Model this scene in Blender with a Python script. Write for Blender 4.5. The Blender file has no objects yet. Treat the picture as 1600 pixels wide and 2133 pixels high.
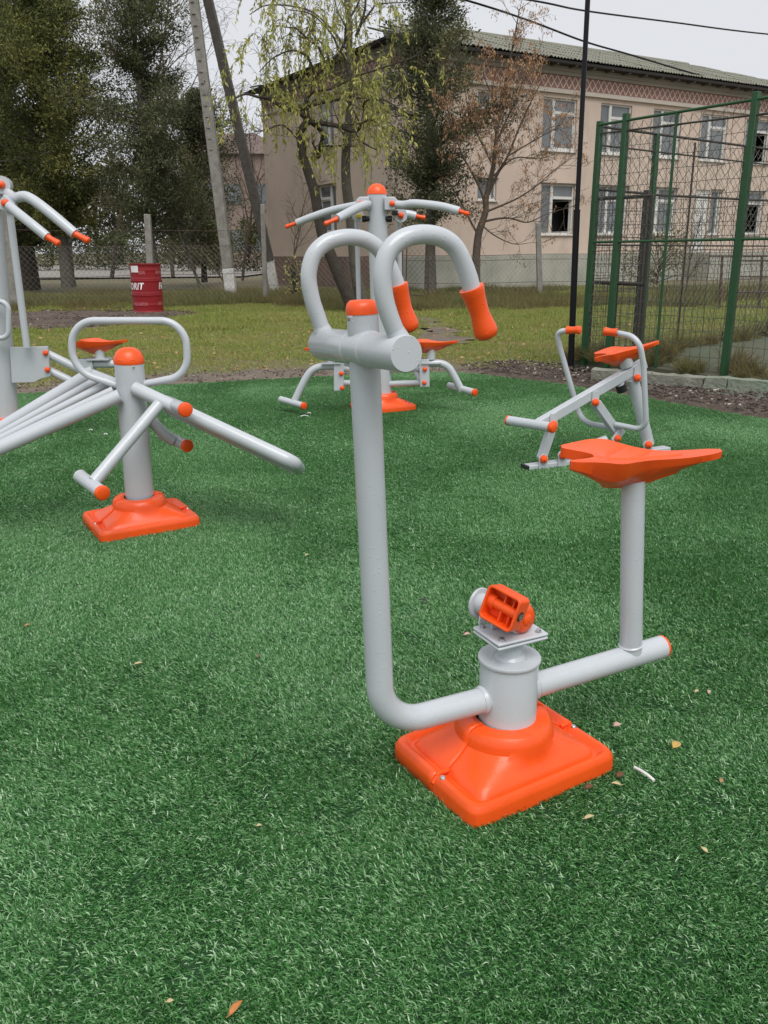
import bpy, math, random
import numpy as np
from mathutils import Vector, Matrix

rng = random.Random(7)
nrg = np.random.default_rng(7)
R = math.radians
scene = bpy.context.scene
COL = scene.collection

# ------------------------------------------------------------------ camera, world, sun, exposure
F_PX, CX, CY, CAM_H = 1760.0, 800.0, 1066.5, 1.4
PITCH, ROLL = R(17.29), R(-0.6)
cam_d = bpy.data.cameras.new("camera")
cam_d.sensor_fit = 'HORIZONTAL'
cam_d.sensor_width = 36.0
cam_d.lens = F_PX / 1600.0 * 36.0
cam_d.clip_start, cam_d.clip_end = 0.05, 2000.0
cam = bpy.data.objects.new("camera", cam_d)
COL.objects.link(cam)
CAM_M = Matrix.Rotation(math.pi / 2 - PITCH, 3, 'X') @ Matrix.Rotation(ROLL, 3, 'Z')
cam.matrix_world = Matrix.Translation((0, 0, CAM_H)) @ CAM_M.to_4x4()
scene.camera = cam

world = bpy.data.worlds.new("World")
scene.world = world
world.use_nodes = True
wn, wl = world.node_tree.nodes, world.node_tree.links
wn.clear()
SUN_EL, SUN_AZ = R(58), R(200)
sky = wn.new("ShaderNodeTexSky")
sky.sky_type = 'NISHITA'
sky.sun_disc = False
sky.sun_elevation, sky.sun_rotation = SUN_EL, SUN_AZ
sky.air_density, sky.dust_density, sky.ozone_density = 1.0, 5.0, 1.0
hs = wn.new("ShaderNodeHueSaturation")
hs.inputs['Saturation'].default_value = 0.12
mixc = wn.new("ShaderNodeMix")
mixc.data_type = 'RGBA'
mixc.inputs[0].default_value = 0.86                      # overcast: an even cloud layer over the clear sky
mixc.inputs[7].default_value = (5.2, 5.34, 5.62, 1)
bg = wn.new("ShaderNodeBackground")
bg.inputs['Strength'].default_value = 0.1
wo = wn.new("ShaderNodeOutputWorld")
wl.new(sky.outputs[0], hs.inputs['Color'])
wl.new(hs.outputs[0], mixc.inputs[6])
wl.new(mixc.outputs[2], bg.inputs['Color'])
wl.new(bg.outputs[0], wo.inputs['Surface'])

sun_d = bpy.data.lights.new("sun", 'SUN')
sun_d.energy, sun_d.angle, sun_d.color = 1.5, R(40), (1.0, 0.97, 0.93)
sun = bpy.data.objects.new("sun", sun_d)
COL.objects.link(sun)
sun.rotation_euler = (math.pi / 2 - SUN_EL, 0, R(20))    # from behind and to the side of the camera

vs = scene.view_settings
vs.view_transform, vs.look, vs.exposure, vs.gamma = 'Standard', 'None', 0.60, 1.0
vs.use_curve_mapping = False
scene.cycles.max_bounces = 6
scene.cycles.transparent_max_bounces = 8

# ------------------------------------------------------------------ measuring helpers
CAM_O = Vector((0, 0, CAM_H))


def ray(px, py):
    return CAM_M @ Vector(((px - CX) / F_PX, (CY - py) / F_PX, -1.0))


def at(px, py, Y):
    d = ray(px, py)
    return CAM_O + d * (Y / d.y)


def gr(px, py, z=0.0):
    d = ray(px, py)
    return CAM_O + d * ((z - CAM_H) / d.z)


class Frame:
    """a machine's own axes: X along azimuth az, Y to its left, Z up"""
    def __init__(self, o, az):
        self.o = Vector(o)
        self.x = Vector((math.cos(R(az)), math.sin(R(az)), 0))
        self.y = Vector((-self.x.y, self.x.x, 0))
        self.z = Vector((0, 0, 1))

    def P(self, x, y, z):
        return self.o + self.x * x + self.y * y + self.z * z

    def px(self, px, py, off=0.0):
        d = ray(px, py)
        o = self.o + self.y * off
        return CAM_O + d * ((o - CAM_O).dot(self.y) / d.dot(self.y))


# ------------------------------------------------------------------ materials
def mat(name, color, rough=0.6, streak=None, metal=0.0, spec=0.5, coat=0.0, var=0.0, var_scale=6.0, var_col=None,
        bump=0.0, bump_scale=40.0, attr=None, attr_col=None, trans=0.0, drops=0.0, detail=6.0):
    m = bpy.data.materials.new(name)
    m.use_nodes = True
    nt = m.node_tree
    n, l = nt.nodes, nt.links
    b = n["Principled BSDF"]
    b.inputs['Roughness'].default_value = rough
    b.inputs['Metallic'].default_value = metal
    b.inputs['Specular IOR Level'].default_value = spec
    b.inputs['Coat Weight'].default_value = coat
    b.inputs['Base Color'].default_value = (*color, 1)
    geo = n.new("ShaderNodeNewGeometry")
    cur = None
    if attr:
        a = n.new("ShaderNodeAttribute")
        a.attribute_name = attr
        ramp = n.new("ShaderNodeValToRGB")
        cols = [color] + list(attr_col)
        while len(ramp.color_ramp.elements) < len(cols):
            ramp.color_ramp.elements.new(0.5)
        for i, c in enumerate(cols):
            ramp.color_ramp.elements[i].position = i / (len(cols) - 1)
            ramp.color_ramp.elements[i].color = (*c, 1)
        l.new(a.outputs['Fac'], ramp.inputs[0])
        cur = ramp.outputs[0]
    if var:
        t = n.new("ShaderNodeTexNoise")
        t.inputs['Scale'].default_value = var_scale
        t.inputs['Detail'].default_value = detail
        t.inputs['Roughness'].default_value = 0.62
        l.new(geo.outputs['Position'], t.inputs['Vector'])
        r2 = n.new("ShaderNodeMapRange")
        r2.inputs[1].default_value, r2.inputs[2].default_value = 0.34, 0.66
        r2.inputs[3].default_value, r2.inputs[4].default_value = 0.0, var
        l.new(t.outputs['Fac'], r2.inputs[0])
        mx = n.new("ShaderNodeMix")
        mx.data_type = 'RGBA'
        mx.inputs[7].default_value = (*(var_col or tuple(c * 0.5 for c in color)), 1)
        mx.inputs[6].default_value = (*color, 1)
        if cur:
            l.new(cur, mx.inputs[6])
        l.new(r2.outputs[0], mx.inputs[0])
        cur = mx.outputs[2]
    if streak:
        mp = n.new("ShaderNodeMapping")
        mp.inputs['Scale'].default_value = (1.3, 1.3, 0.45)
        l.new(geo.outputs['Position'], mp.inputs['Vector'])
        t2 = n.new("ShaderNodeTexNoise")
        t2.inputs['Scale'].default_value, t2.inputs['Detail'].default_value, t2.inputs['Roughness'].default_value = 1.0, 9, 0.7
        l.new(mp.outputs[0], t2.inputs['Vector'])
        r4 = n.new("ShaderNodeMapRange")
        r4.inputs[1].default_value, r4.inputs[2].default_value = 0.50, 0.72
        r4.inputs[3].default_value, r4.inputs[4].default_value = 0.0, 0.5
        l.new(t2.outputs['Fac'], r4.inputs[0])
        m4 = n.new("ShaderNodeMix")
        m4.data_type = 'RGBA'
        m4.inputs[7].default_value = (*streak, 1)
        m4.inputs[6].default_value = (*color, 1)
        if cur:
            l.new(cur, m4.inputs[6])
        l.new(r4.outputs[0], m4.inputs[0])
        cur = m4.outputs[2]
    if cur:
        l.new(cur, b.inputs['Base Color'])
    prev = None
    if bump:
        t = n.new("ShaderNodeTexNoise")
        t.inputs['Scale'].default_value = bump_scale
        t.inputs['Detail'].default_value = 8
        l.new(geo.outputs['Position'], t.inputs['Vector'])
        bp = n.new("ShaderNodeBump")
        bp.inputs['Strength'].default_value = bump
        bp.inputs['Distance'].default_value = 1.0 / bump_scale
        l.new(t.outputs['Fac'], bp.inputs['Height'])
        prev = bp.outputs[0]
    if drops:
        v = n.new("ShaderNodeTexVoronoi")
        v.inputs['Scale'].default_value = 95
        v.inputs['Randomness'].default_value = 1
        l.new(geo.outputs['Position'], v.inputs['Vector'])
        r3 = n.new("ShaderNodeMapRange")
        r3.inputs[1].default_value, r3.inputs[2].default_value = 0.10, 0.24
        r3.inputs[3].default_value, r3.inputs[4].default_value = 1.0, 0.0
        r3.interpolation_type = 'SMOOTHSTEP'
        l.new(v.outputs['Distance'], r3.inputs[0])
        gt = n.new("ShaderNodeMath")
        gt.operation = 'GREATER_THAN'
        gt.inputs[1].default_value = 0.60
        sep = n.new("ShaderNodeSeparateColor")
        l.new(v.outputs['Color'], sep.inputs[0])
        l.new(sep.outputs[0], gt.inputs[0])
        mu = n.new("ShaderNodeMath")
        mu.operation = 'MULTIPLY'
        l.new(r3.outputs[0], mu.inputs[0])
        l.new(gt.outputs[0], mu.inputs[1])
        bp2 = n.new("ShaderNodeBump")
        bp2.inputs['Strength'].default_value = drops
        bp2.inputs['Distance'].default_value = 0.003
        l.new(mu.outputs[0], bp2.inputs['Height'])
        if prev:
            l.new(prev, bp2.inputs['Normal'])
        prev = bp2.outputs[0]
    if prev:
        l.new(prev, b.inputs['Normal'])
    if trans:
        tr = n.new("ShaderNodeBsdfTranslucent")
        if cur:
            l.new(cur, tr.inputs['Color'])
        else:
            tr.inputs['Color'].default_value = (*color, 1)
        ms = n.new("ShaderNodeMixShader")
        ms.inputs[0].default_value = trans
        l.new(b.outputs[0], ms.inputs[1])
        l.new(tr.outputs[0], ms.inputs[2])
        l.new(ms.outputs[0], n["Material Output"].inputs['Surface'])
    return m


M = {}
M['grey'] = mat("grey_paint", (0.50, 0.53, 0.56), 0.27, spec=0.5, coat=0.2, var=0.3, var_scale=7, var_col=(0.43, 0.46, 0.49), drops=0.35)
M['orange'] = mat("orange_plastic", (0.89, 0.100, 0.010), 0.34, var=0.4, var_scale=10, var_col=(0.76, 0.064, 0.010), drops=0.35, bump=0.03, bump_scale=300)
M['black'] = mat("black_rubber", (0.012, 0.012, 0.013), 0.5)
M['blackpaint'] = mat("black_paint", (0.006, 0.006, 0.008), 0.4, spec=0.25)
M['bolt'] = mat("bright_steel", (0.6, 0.6, 0.6), 0.25, metal=1.0)
M['yellow'] = mat("yellow_plastic", (0.7, 0.5, 0.02), 0.4)
M['green'] = mat("green_paint", (0.012, 0.075, 0.022), 0.5, var=0.6, var_scale=8, var_col=(0.02, 0.05, 0.02), bump=0.05, bump_scale=120)
M['darkiron'] = mat("dark_iron", (0.03, 0.034, 0.032), 0.55, var=0.6, var_scale=20, var_col=(0.07, 0.04, 0.025))
M['rust'] = mat("rusty_iron", (0.10, 0.06, 0.045), 0.75, var=0.7, var_scale=20, var_col=(0.05, 0.03, 0.025))
M['wiregreen'] = mat("old_wire", (0.035, 0.042, 0.035), 0.6, var=0.6, var_scale=3, var_col=(0.07, 0.065, 0.05))
M['wiregalv'] = mat("galvanised_wire", (0.26, 0.26, 0.235), 0.55, var=0.7, var_scale=2, var_col=(0.09, 0.085, 0.065))
M['concrete'] = mat("weathered_concrete", (0.27, 0.26, 0.235), 0.9, var=0.8, var_scale=5, var_col=(0.15, 0.14, 0.12), bump=0.4, bump_scale=30)
M['kerbc'] = mat("kerb_concrete", (0.27, 0.265, 0.225), 0.85, var=0.9, var_scale=3.5, var_col=(0.13, 0.135, 0.095), bump=0.6, bump_scale=25)
M['kerbgreen'] = mat("green_stained_concrete", (0.20, 0.26, 0.19), 0.85, var=0.9, var_scale=4, var_col=(0.22, 0.22, 0.18), bump=0.6, bump_scale=25)
M['whitewash'] = mat("whitewash", (0.62, 0.61, 0.58), 0.9, var=0.7, var_scale=7, var_col=(0.36, 0.34, 0.31), bump=0.4, bump_scale=30)
M['poledark'] = mat("tarred_pole", (0.115, 0.105, 0.095), 0.9, var=0.8, var_scale=7, var_col=(0.07, 0.062, 0.055), bump=0.4, bump_scale=30)
M['turfbase'] = mat("turf_backing", (0.010, 0.050, 0.012), 0.9)
M['turf'] = mat("turf_fibre", (0.018, 0.092, 0.014), 0.36, spec=0.7, attr='shade', attr_col=[(0.052, 0.198, 0.046), (0.145, 0.37, 0.12), (0.36, 0.59, 0.30), (0.66, 0.82, 0.60)],
               var=0.25, var_scale=0.9, var_col=(0.040, 0.155, 0.032), trans=0.2)
M['ground'] = mat("ground_earth", (0.13, 0.125, 0.055), 0.95, var=1.0, var_scale=0.45, var_col=(0.17, 0.135, 0.09), bump=0.7, bump_scale=14, detail=12)
M['soil'] = mat("bare_soil", (0.20, 0.158, 0.12), 0.9, var=1.0, var_scale=3.0, var_col=(0.11, 0.085, 0.065), bump=0.9, bump_scale=22, detail=12)
M['darksoil'] = mat("dark_damp_soil", (0.075, 0.056, 0.045), 0.9, var=1.0, var_scale=5, var_col=(0.14, 0.105, 0.08), bump=1.0, bump_scale=22, detail=12)
M['mulch'] = mat("soil_crumbs", (0.06, 0.045, 0.036), 0.9, attr='shade', attr_col=[(0.11, 0.082, 0.065), (0.18, 0.14, 0.11), (0.48, 0.44, 0.39)])
M['lawn'] = mat("lawn_grass", (0.12, 0.175, 0.030), 0.6, spec=0.3, attr='shade', attr_col=[(0.21, 0.285, 0.055), (0.34, 0.39, 0.095), (0.54, 0.47, 0.20)],
               var=0.65, var_scale=0.7, var_col=(0.37, 0.33, 0.12), trans=0.25)
M['weed'] = mat("weeds", (0.085, 0.115, 0.032), 0.7, spec=0.2, attr='shade', attr_col=[(0.14, 0.165, 0.052), (0.22, 0.205, 0.095), (0.36, 0.29, 0.17)],
               var=0.8, var_scale=0.55, var_col=(0.20, 0.15, 0.075), trans=0.25)
M['court'] = mat("court_surface", (0.070, 0.095, 0.055), 0.85, var=1.0, var_scale=1.6, var_col=(0.085, 0.08, 0.05), bump=0.2, bump_scale=60)
M['road'] = mat("gravel_road", (0.27, 0.25, 0.23), 0.9, var=0.8, var_scale=0.5, var_col=(0.19, 0.17, 0.15), bump=0.3, bump_scale=20)
M['stucco'] = mat("pinkish_stucco", (0.60, 0.482, 0.40), 0.95, var=0.75, var_scale=0.55, var_col=(0.49, 0.395, 0.32), streak=(0.34, 0.285, 0.235), bump=0.25, bump_scale=45, detail=10)
M['plinth'] = mat("plinth_render", (0.42, 0.41, 0.35), 0.95, var=0.9, var_scale=0.8, var_col=(0.29, 0.30, 0.25), streak=(0.19, 0.20, 0.16), bump=0.25, bump_scale=40, detail=10)
M['plinthpink'] = mat("pink_plinth_render", (0.255, 0.165, 0.125), 0.95, var=0.9, var_scale=0.8, var_col=(0.13, 0.095, 0.08), streak=(0.10, 0.085, 0.075), bump=0.25, bump_scale=40, detail=10)
M['frieze'] = mat("frieze_pink", (0.30, 0.165, 0.14), 0.9, var=0.5, var_scale=1.2, var_col=(0.24, 0.135, 0.115))
M['lattice'] = mat("lattice_pale", (0.60, 0.47, 0.39), 0.9)
M['cornice'] = mat("cornice_grey", (0.33, 0.295, 0.245), 0.9, var=0.6, var_scale=0.7, var_col=(0.24, 0.215, 0.18))
M['mould'] = mat("moulding_pale", (0.52, 0.47, 0.40), 0.85, var=0.4, var_scale=1, var_col=(0.40, 0.35, 0.29))
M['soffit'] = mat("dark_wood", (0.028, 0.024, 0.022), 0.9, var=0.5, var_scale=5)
M['rafter'] = mat("rafter_wood", (0.12, 0.105, 0.09), 0.9)
M['roof'] = mat("mossy_slate", (0.235, 0.235, 0.19), 0.9, var=0.8, var_scale=1.2, var_col=(0.185, 0.185, 0.145), bump=0.2, bump_scale=30)
M['winframe'] = mat("old_white_frame", (0.66, 0.65, 0.62), 0.6, var=0.5, var_scale=6, var_col=(0.48, 0.47, 0.44))
M['glass'] = mat("window_glass", (0.20, 0.215, 0.225), 0.06, spec=0.6, var=0.9, var_scale=0.5, var_col=(0.11, 0.118, 0.12))  # opaque pane: the grey of the reflected sky is put into its colour
M['roomshade'] = mat("room_shade", (0.022, 0.022, 0.021), 0.7)  # near-black colour standing for the shade inside the rooms
M['doorwhite'] = mat("pale_door", (0.55, 0.54, 0.50), 0.6)
M['red'] = mat("red_drum_paint", (0.27, 0.008, 0.014), 0.38, coat=0.1, var=0.5, var_scale=6, var_col=(0.18, 0.007, 0.011))
M['rustin'] = mat("drum_inside", (0.06, 0.03, 0.022), 0.8)
M['white'] = mat("white_print", (0.72, 0.71, 0.70), 0.6)
M['palepatch'] = mat("pale_patch", (0.42, 0.12, 0.13), 0.6, var=1.0, var_scale=30, var_col=(0.27, 0.012, 0.02))  # patches paler than the red paint around them
M['barkdark'] = mat("dark_bark", (0.062, 0.05, 0.038), 0.95, var=0.8, var_scale=9, var_col=(0.035, 0.028, 0.022), bump=0.9, bump_scale=28)
M['barkgrey'] = mat("grey_bark", (0.135, 0.122, 0.10), 0.95, var=0.8, var_scale=9, var_col=(0.07, 0.062, 0.05), bump=0.9, bump_scale=28)
M['barkash'] = mat("brown_bark", (0.115, 0.088, 0.066), 0.95, var=0.7, var_scale=9, var_col=(0.07, 0.055, 0.043), bump=0.6, bump_scale=28)
M['twig'] = mat("bare_twigs", (0.085, 0.066, 0.055), 0.95)
M['conifer'] = mat("conifer_foliage", (0.052, 0.066, 0.022), 0.8, spec=0.2, attr='shade', attr_col=[(0.11, 0.13, 0.040), (0.20, 0.205, 0.062), (0.30, 0.27, 0.09)], trans=0.2)
M['conifergrey'] = mat("grey_conifer_foliage", (0.056, 0.068, 0.034), 0.8, spec=0.2, attr='shade', attr_col=[(0.11, 0.125, 0.06), (0.18, 0.185, 0.095), (0.26, 0.21, 0.12)], trans=0.2)
M['willow'] = mat("willow_leaves", (0.23, 0.25, 0.06), 0.6, spec=0.3, attr='shade', attr_col=[(0.36, 0.38, 0.09), (0.50, 0.49, 0.15), (0.60, 0.52, 0.19)], trans=0.35)
M['samara'] = mat("dry_seed_clusters", (0.30, 0.165, 0.09), 0.8, spec=0.2, attr='shade', attr_col=[(0.42, 0.25, 0.14), (0.54, 0.34, 0.20)], trans=0.2)
M['bush'] = mat("bush_leaves", (0.022, 0.034, 0.012), 0.7, spec=0.2, attr='shade', attr_col=[(0.05, 0.062, 0.02), (0.10, 0.10, 0.03)], trans=0.15)
M['farwood'] = mat("distant_leaves", (0.04, 0.047, 0.026), 0.8, spec=0.2, attr='shade', attr_col=[(0.075, 0.08, 0.042), (0.15, 0.125, 0.06)], trans=0.15)
M['brickfar'] = mat("distant_brick", (0.25, 0.19, 0.16), 0.95, var=0.8, var_scale=1, var_col=(0.17, 0.13, 0.11))
M['rooffar'] = mat("distant_roof", (0.15, 0.11, 0.10), 0.9)
LEAFC = {'tan': (0.42, 0.22, 0.10), 'pale': (0.55, 0.45, 0.24), 'yellow': (0.55, 0.36, 0.10), 'brown': (0.16, 0.06, 0.03), 'dark': (0.035, 0.03, 0.028),
         'orange': (0.50, 0.19, 0.05), 'pink': (0.58, 0.38, 0.31), 'white': (0.72, 0.70, 0.66), 'reddish': (0.33, 0.13, 0.09)}
for k, c in LEAFC.items():
    M['leaf_' + k] = mat("fallen_leaf_" + k, c, 0.6, var=0.6, var_scale=120, var_col=tuple(x * 0.65 for x in c))

# ------------------------------------------------------------------ object helpers
ORG = {}


def tag(o, label=None, cat=None, group=None, kind=None):
    if label:
        o['label'] = label
    if cat:
        o['category'] = cat
    if group:
        o['group'] = group
    if kind:
        o['kind'] = kind
    return o


def thing(name, label, cat, loc, group=None):
    e = bpy.data.objects.new(name, None)
    e.empty_display_size = 0.2
    e.location = loc
    COL.objects.link(e)
    ORG[e] = Vector(loc)
    return tag(e, label, cat, group)


def root_org(o):
    while o is not None and o not in ORG:
        o = o.parent
    return ORG[o] if o is not None else Vector((0, 0, 0))


def link_mesh(name, me, parent=None):
    o = bpy.data.objects.new(name, me)
    COL.objects.link(o)
    if parent is not None:
        o.parent = parent
    return o


def frame_of(t):
    t = Vector(t).normalized()
    a = Vector((0, 0, 1)) if abs(t.z) < 0.9 else Vector((1, 0, 0))
    u = t.cross(a).normalized()
    return t, u, t.cross(u).normalized()


class MB:
    def __init__(self):
        self.v, self.f = [], []

    def add(self, vs, fs):
        b = len(self.v)
        self.v += [Vector(p) for p in vs]
        self.f += [tuple(i + b for i in f) for f in fs]

    def box(self, c, size, ax=None):
        ax = ax or (Vector((1, 0, 0)), Vector((0, 1, 0)), Vector((0, 0, 1)))
        c = Vector(c)
        hx, hy, hz = ax[0] * size[0] / 2, ax[1] * size[1] / 2, ax[2] * size[2] / 2
        vs = [c + hx * sx + hy * sy + hz * sz for sz in (-1, 1) for sy in (-1, 1) for sx in (-1, 1)]
        self.add(vs, [(0, 2, 3, 1), (4, 5, 7, 6), (0, 1, 5, 4), (2, 6, 7, 3), (0, 4, 6, 2), (1, 3, 7, 5)])
        return self

    def bar(self, a, b, w, h, up=None):
        a, b = Vector(a), Vector(b)
        t = (b - a).normalized()
        up = Vector(up) if up is not None else Vector((0, 0, 1))
        if abs(t.dot(up)) > 0.95:
            up = Vector((0, 1, 0))
        s = t.cross(up).normalized()
        u = s.cross(t).normalized()
        return self.box((a + b) / 2, ((b - a).length, w, h), (t, s, u))

    def tube(self, path, r, seg=14, caps=True):
        path = [Vector(p) for p in path]
        n = len(path)
        rs = r if isinstance(r, (list, tuple)) else [r] * n
        t, u, w = frame_of(path[1] - path[0])
        rings = []
        for i, p in enumerate(path):
            if i == 0:
                tt = path[1] - path[0]
            elif i == n - 1:
                tt = path[-1] - path[-2]
            else:
                tt = (path[i + 1] - path[i]).normalized() + (path[i] - path[i - 1]).normalized()
            tt = tt.normalized() if tt.length > 1e-9 else t
            u = (u - tt * u.dot(tt))
            u = u.normalized() if u.length > 1e-6 else frame_of(tt)[1]
            w = tt.cross(u)
            rings.append([p + (u * math.cos(2 * math.pi * k / seg) + w * math.sin(2 * math.pi * k / seg)) * rs[i] for k in range(seg)])
        vs = [q for ring in rings for q in ring]
        fs = []
        for i in range(n - 1):
            for k in range(seg):
                a, b = i * seg + k, i * seg + (k + 1) % seg
                fs.append((a, b, b + seg, a + seg))
        if caps:
            fs.append(tuple(range(seg - 1, -1, -1)))
            fs.append(tuple((n - 1) * seg + k for k in range(seg)))
        self.add(vs, fs)
        return self

    def lathe(self, o, axis, prof, seg=24):
        o = Vector(o)
        t, u, w = frame_of(axis)
        vs, fs, prev = [], [], None
        for r, h in prof:
            if r < 1e-6:
                idx = [len(vs)]
                vs.append(o + t * h)
            else:
                idx = list(range(len(vs), len(vs) + seg))
                vs += [o + t * h + (u * math.cos(2 * math.pi * k / seg) + w * math.sin(2 * math.pi * k / seg)) * r for k in range(seg)]
            if prev:
                for k in range(seg):
                    k2 = (k + 1) % seg
                    if len(prev) == 1 and len(idx) > 1:
                        fs.append((prev[0], idx[k], idx[k2]))
                    elif len(idx) == 1 and len(prev) > 1:
                        fs.append((prev[k], idx[0], prev[k2]))
                    elif len(idx) > 1:
                        fs.append((prev[k], idx[k], idx[k2], prev[k2]))
            prev = idx
        self.add(vs, fs)
        return self

    def dome(self, o, axis, r, h, seg=20, n=6):
        return self.lathe(o, axis, [(r * math.cos(math.pi / 2 * i / n), h * math.sin(math.pi / 2 * i / n)) if i < n else (0, h) for i in range(n + 1)], seg)

    def prism(self, poly, o, ax, ay, depth):
        """a polygon in the plane (ax, ay) through o, given thickness along ax x ay"""
        o, ax, ay = Vector(o), Vector(ax), Vector(ay)
        nz = ax.cross(ay).normalized() * depth / 2
        n = len(poly)
        vs = [o + ax * x + ay * y - nz for x, y in poly] + [o + ax * x + ay * y + nz for x, y in poly]
        fs = [tuple(range(n - 1, -1, -1)), tuple(range(n, 2 * n))] + [(i, (i + 1) % n, (i + 1) % n + n, i + n) for i in range(n)]
        self.add(vs, fs)
        return self

    def build(self, name, material, parent=None, smooth=40, bevel=0.0, kind=None, label=None, cat=None, group=None, bseg=2):
        org = root_org(parent)
        me = bpy.data.meshes.new(name)
        me.from_pydata([tuple(p - org) for p in self.v], [], self.f)
        me.materials.append(M[material])
        if smooth:
            me.polygons.foreach_set('use_smooth', [True] * len(me.polygons))
            me.set_sharp_from_angle(angle=R(smooth))
        me.update()
        o = link_mesh(name, me, parent)
        if bevel:
            md = o.modifiers.new("bevel", 'BEVEL')
            md.width, md.segments, md.limit_method, md.angle_limit = bevel, bseg, 'ANGLE', R(35)
        return tag(o, label, cat, group, kind)


def fillet(pts, r, n=8):
    pts = [Vector(p) for p in pts]
    out = [pts[0]]
    for i in range(1, len(pts) - 1):
        p = pts[i]
        a, b = (pts[i - 1] - p).normalized(), (pts[i + 1] - p).normalized()
        ang = a.angle(b)
        if ang > 3.1:
            out.append(p)
            continue
        rr = r[i - 1] if isinstance(r, (list, tuple)) else r
        d = min(rr / math.tan(ang / 2), 0.49 * (pts[i - 1] - p).length, 0.49 * (pts[i + 1] - p).length)
        rr = d * math.tan(ang / 2)
        c = p + (a + b).normalized() * (rr / math.sin(ang / 2))
        s, e = p + a * d - c, p + b * d - c
        tot = s.angle(e)
        axis = s.cross(e).normalized()
        for k in range(n + 1):
            out.append(c + Matrix.Rotation(tot * k / n, 3, axis) @ s)
    out.append(pts[-1])
    return out


def spline(pts, n=6):
    pts = [Vector(p) for p in pts]
    q = [pts[0] * 2 - pts[1]] + pts + [pts[-1] * 2 - pts[-2]]
    out = []
    for i in range(1, len(q) - 2):
        p0, p1, p2, p3 = q[i - 1], q[i], q[i + 1], q[i + 2]
        for k in range(n):
            t = k / n
            out.append(0.5 * ((2 * p1) + (p2 - p0) * t + (2 * p0 - 5 * p1 + 4 * p2 - p3) * t * t + (3 * p1 - p0 - 3 * p2 + p3) * t ** 3))
    out.append(pts[-1])
    return out


def quads_mesh(name, verts, nper, material, shade=None, faces_local=None):
    """fast mesh of many small equal pieces: verts (n, nper, 3)"""
    n = verts.shape[0]
    fl = faces_local or [tuple(range(nper))]
    V = verts.reshape(-1, 3)
    me = bpy.data.meshes.new(name)
    me.vertices.add(len(V))
    me.vertices.foreach_set('co', V.astype(np.float32).ravel())
    loops, starts, totals, s = [], [], [], 0
    base = (np.arange(n) * nper)[:, None]
    per = sum(len(f) for f in fl)
    allidx = np.concatenate([base + np.array(f)[None, :] for f in fl], axis=1).ravel()
    tot = np.tile(np.array([len(f) for f in fl]), n)
    st = np.concatenate([[0], np.cumsum(tot)[:-1]])
    me.loops.add(len(allidx))
    me.loops.foreach_set('vertex_index', allidx.astype(np.int32))
    me.polygons.add(len(tot))
    me.polygons.foreach_set('loop_start', st.astype(np.int32))
    me.polygons.foreach_set('loop_total', tot.astype(np.int32))
    me.materials.append(M[material])
    if shade is not None:
        a = me.attributes.new('shade', 'FLOAT', 'POINT')
        a.data.foreach_set('value', np.repeat(shade, nper).astype(np.float32))
    me.update(calc_edges=True)
    return me


def leaf_mesh(name, pos, dirs, length, width, material, shade, org):
    """diamond leaves: pos, dirs (n,3); length, width (n,)"""
    n = len(pos)
    d = dirs / (np.linalg.norm(dirs, axis=1, keepdims=True) + 1e-9)
    rnd = nrg.normal(size=(n, 3))
    s = np.cross(d, rnd)
    s /= np.linalg.norm(s, axis=1, keepdims=True) + 1e-9
    p = pos - np.array(org)
    L, W = length[:, None], width[:, None]
    v = np.stack([p, p + d * L * 0.45 + s * W / 2, p + d * L, p + d * L * 0.45 - s * W / 2], axis=1)
    return quads_mesh(name, v, 4, material, shade)


def value_noise(x, y, seed=0):
    xi, yi = np.floor(x).astype(int), np.floor(y).astype(int)
    xf, yf = x - xi, y - yi

    def h(a, b):
        k = (a * 374761393 + b * 668265263 + seed * 974711) & 0x7fffffff
        k = ((k ^ (k >> 13)) * 1274126177) & 0x7fffffff
        return (k % 10007) / 10007.0
    u, v = xf * xf * (3 - 2 * xf), yf * yf * (3 - 2 * yf)
    return (h(xi, yi) * (1 - u) + h(xi + 1, yi) * u) * (1 - v) + (h(xi, yi + 1) * (1 - u) + h(xi + 1, yi + 1) * u) * v


def inside(poly, x, y):
    r = np.zeros_like(x, dtype=bool)
    n = len(poly)
    for i in range(n):
        x1, y1 = poly[i]
        x2, y2 = poly[(i + 1) % n]
        c = ((y1 > y) != (y2 > y)) & (x < (x2 - x1) * (y - y1) / (y2 - y1 + 1e-12) + x1)
        r ^= c
    return r


# ------------------------------------------------------------------ ground
def sheet(name, poly, z, material, thick=0.0):
    mb = MB()
    if thick:
        mb.prism(poly, (0, 0, z - thick / 2), (1, 0, 0), (0, 1, 0), thick)
    else:
        mb.add([(x, y, z) for x, y in poly], [tuple(range(len(poly)))])
    return mb.build(name, material, smooth=0, kind='structure')


def ragged(poly, step, amp, seed):
    r = random.Random(seed)
    out = []
    for i in range(len(poly)):
        a, b = Vector(poly[i]), Vector(poly[(i + 1) % len(poly)])
        n = max(1, int((b - a).length / step))
        nv = Vector((-(b - a).y, (b - a).x)).normalized()
        for k in range(n):
            p = a.lerp(b, k / n) + nv * r.uniform(-amp, amp)
            out.append((p.x, p.y))
    return out


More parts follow.
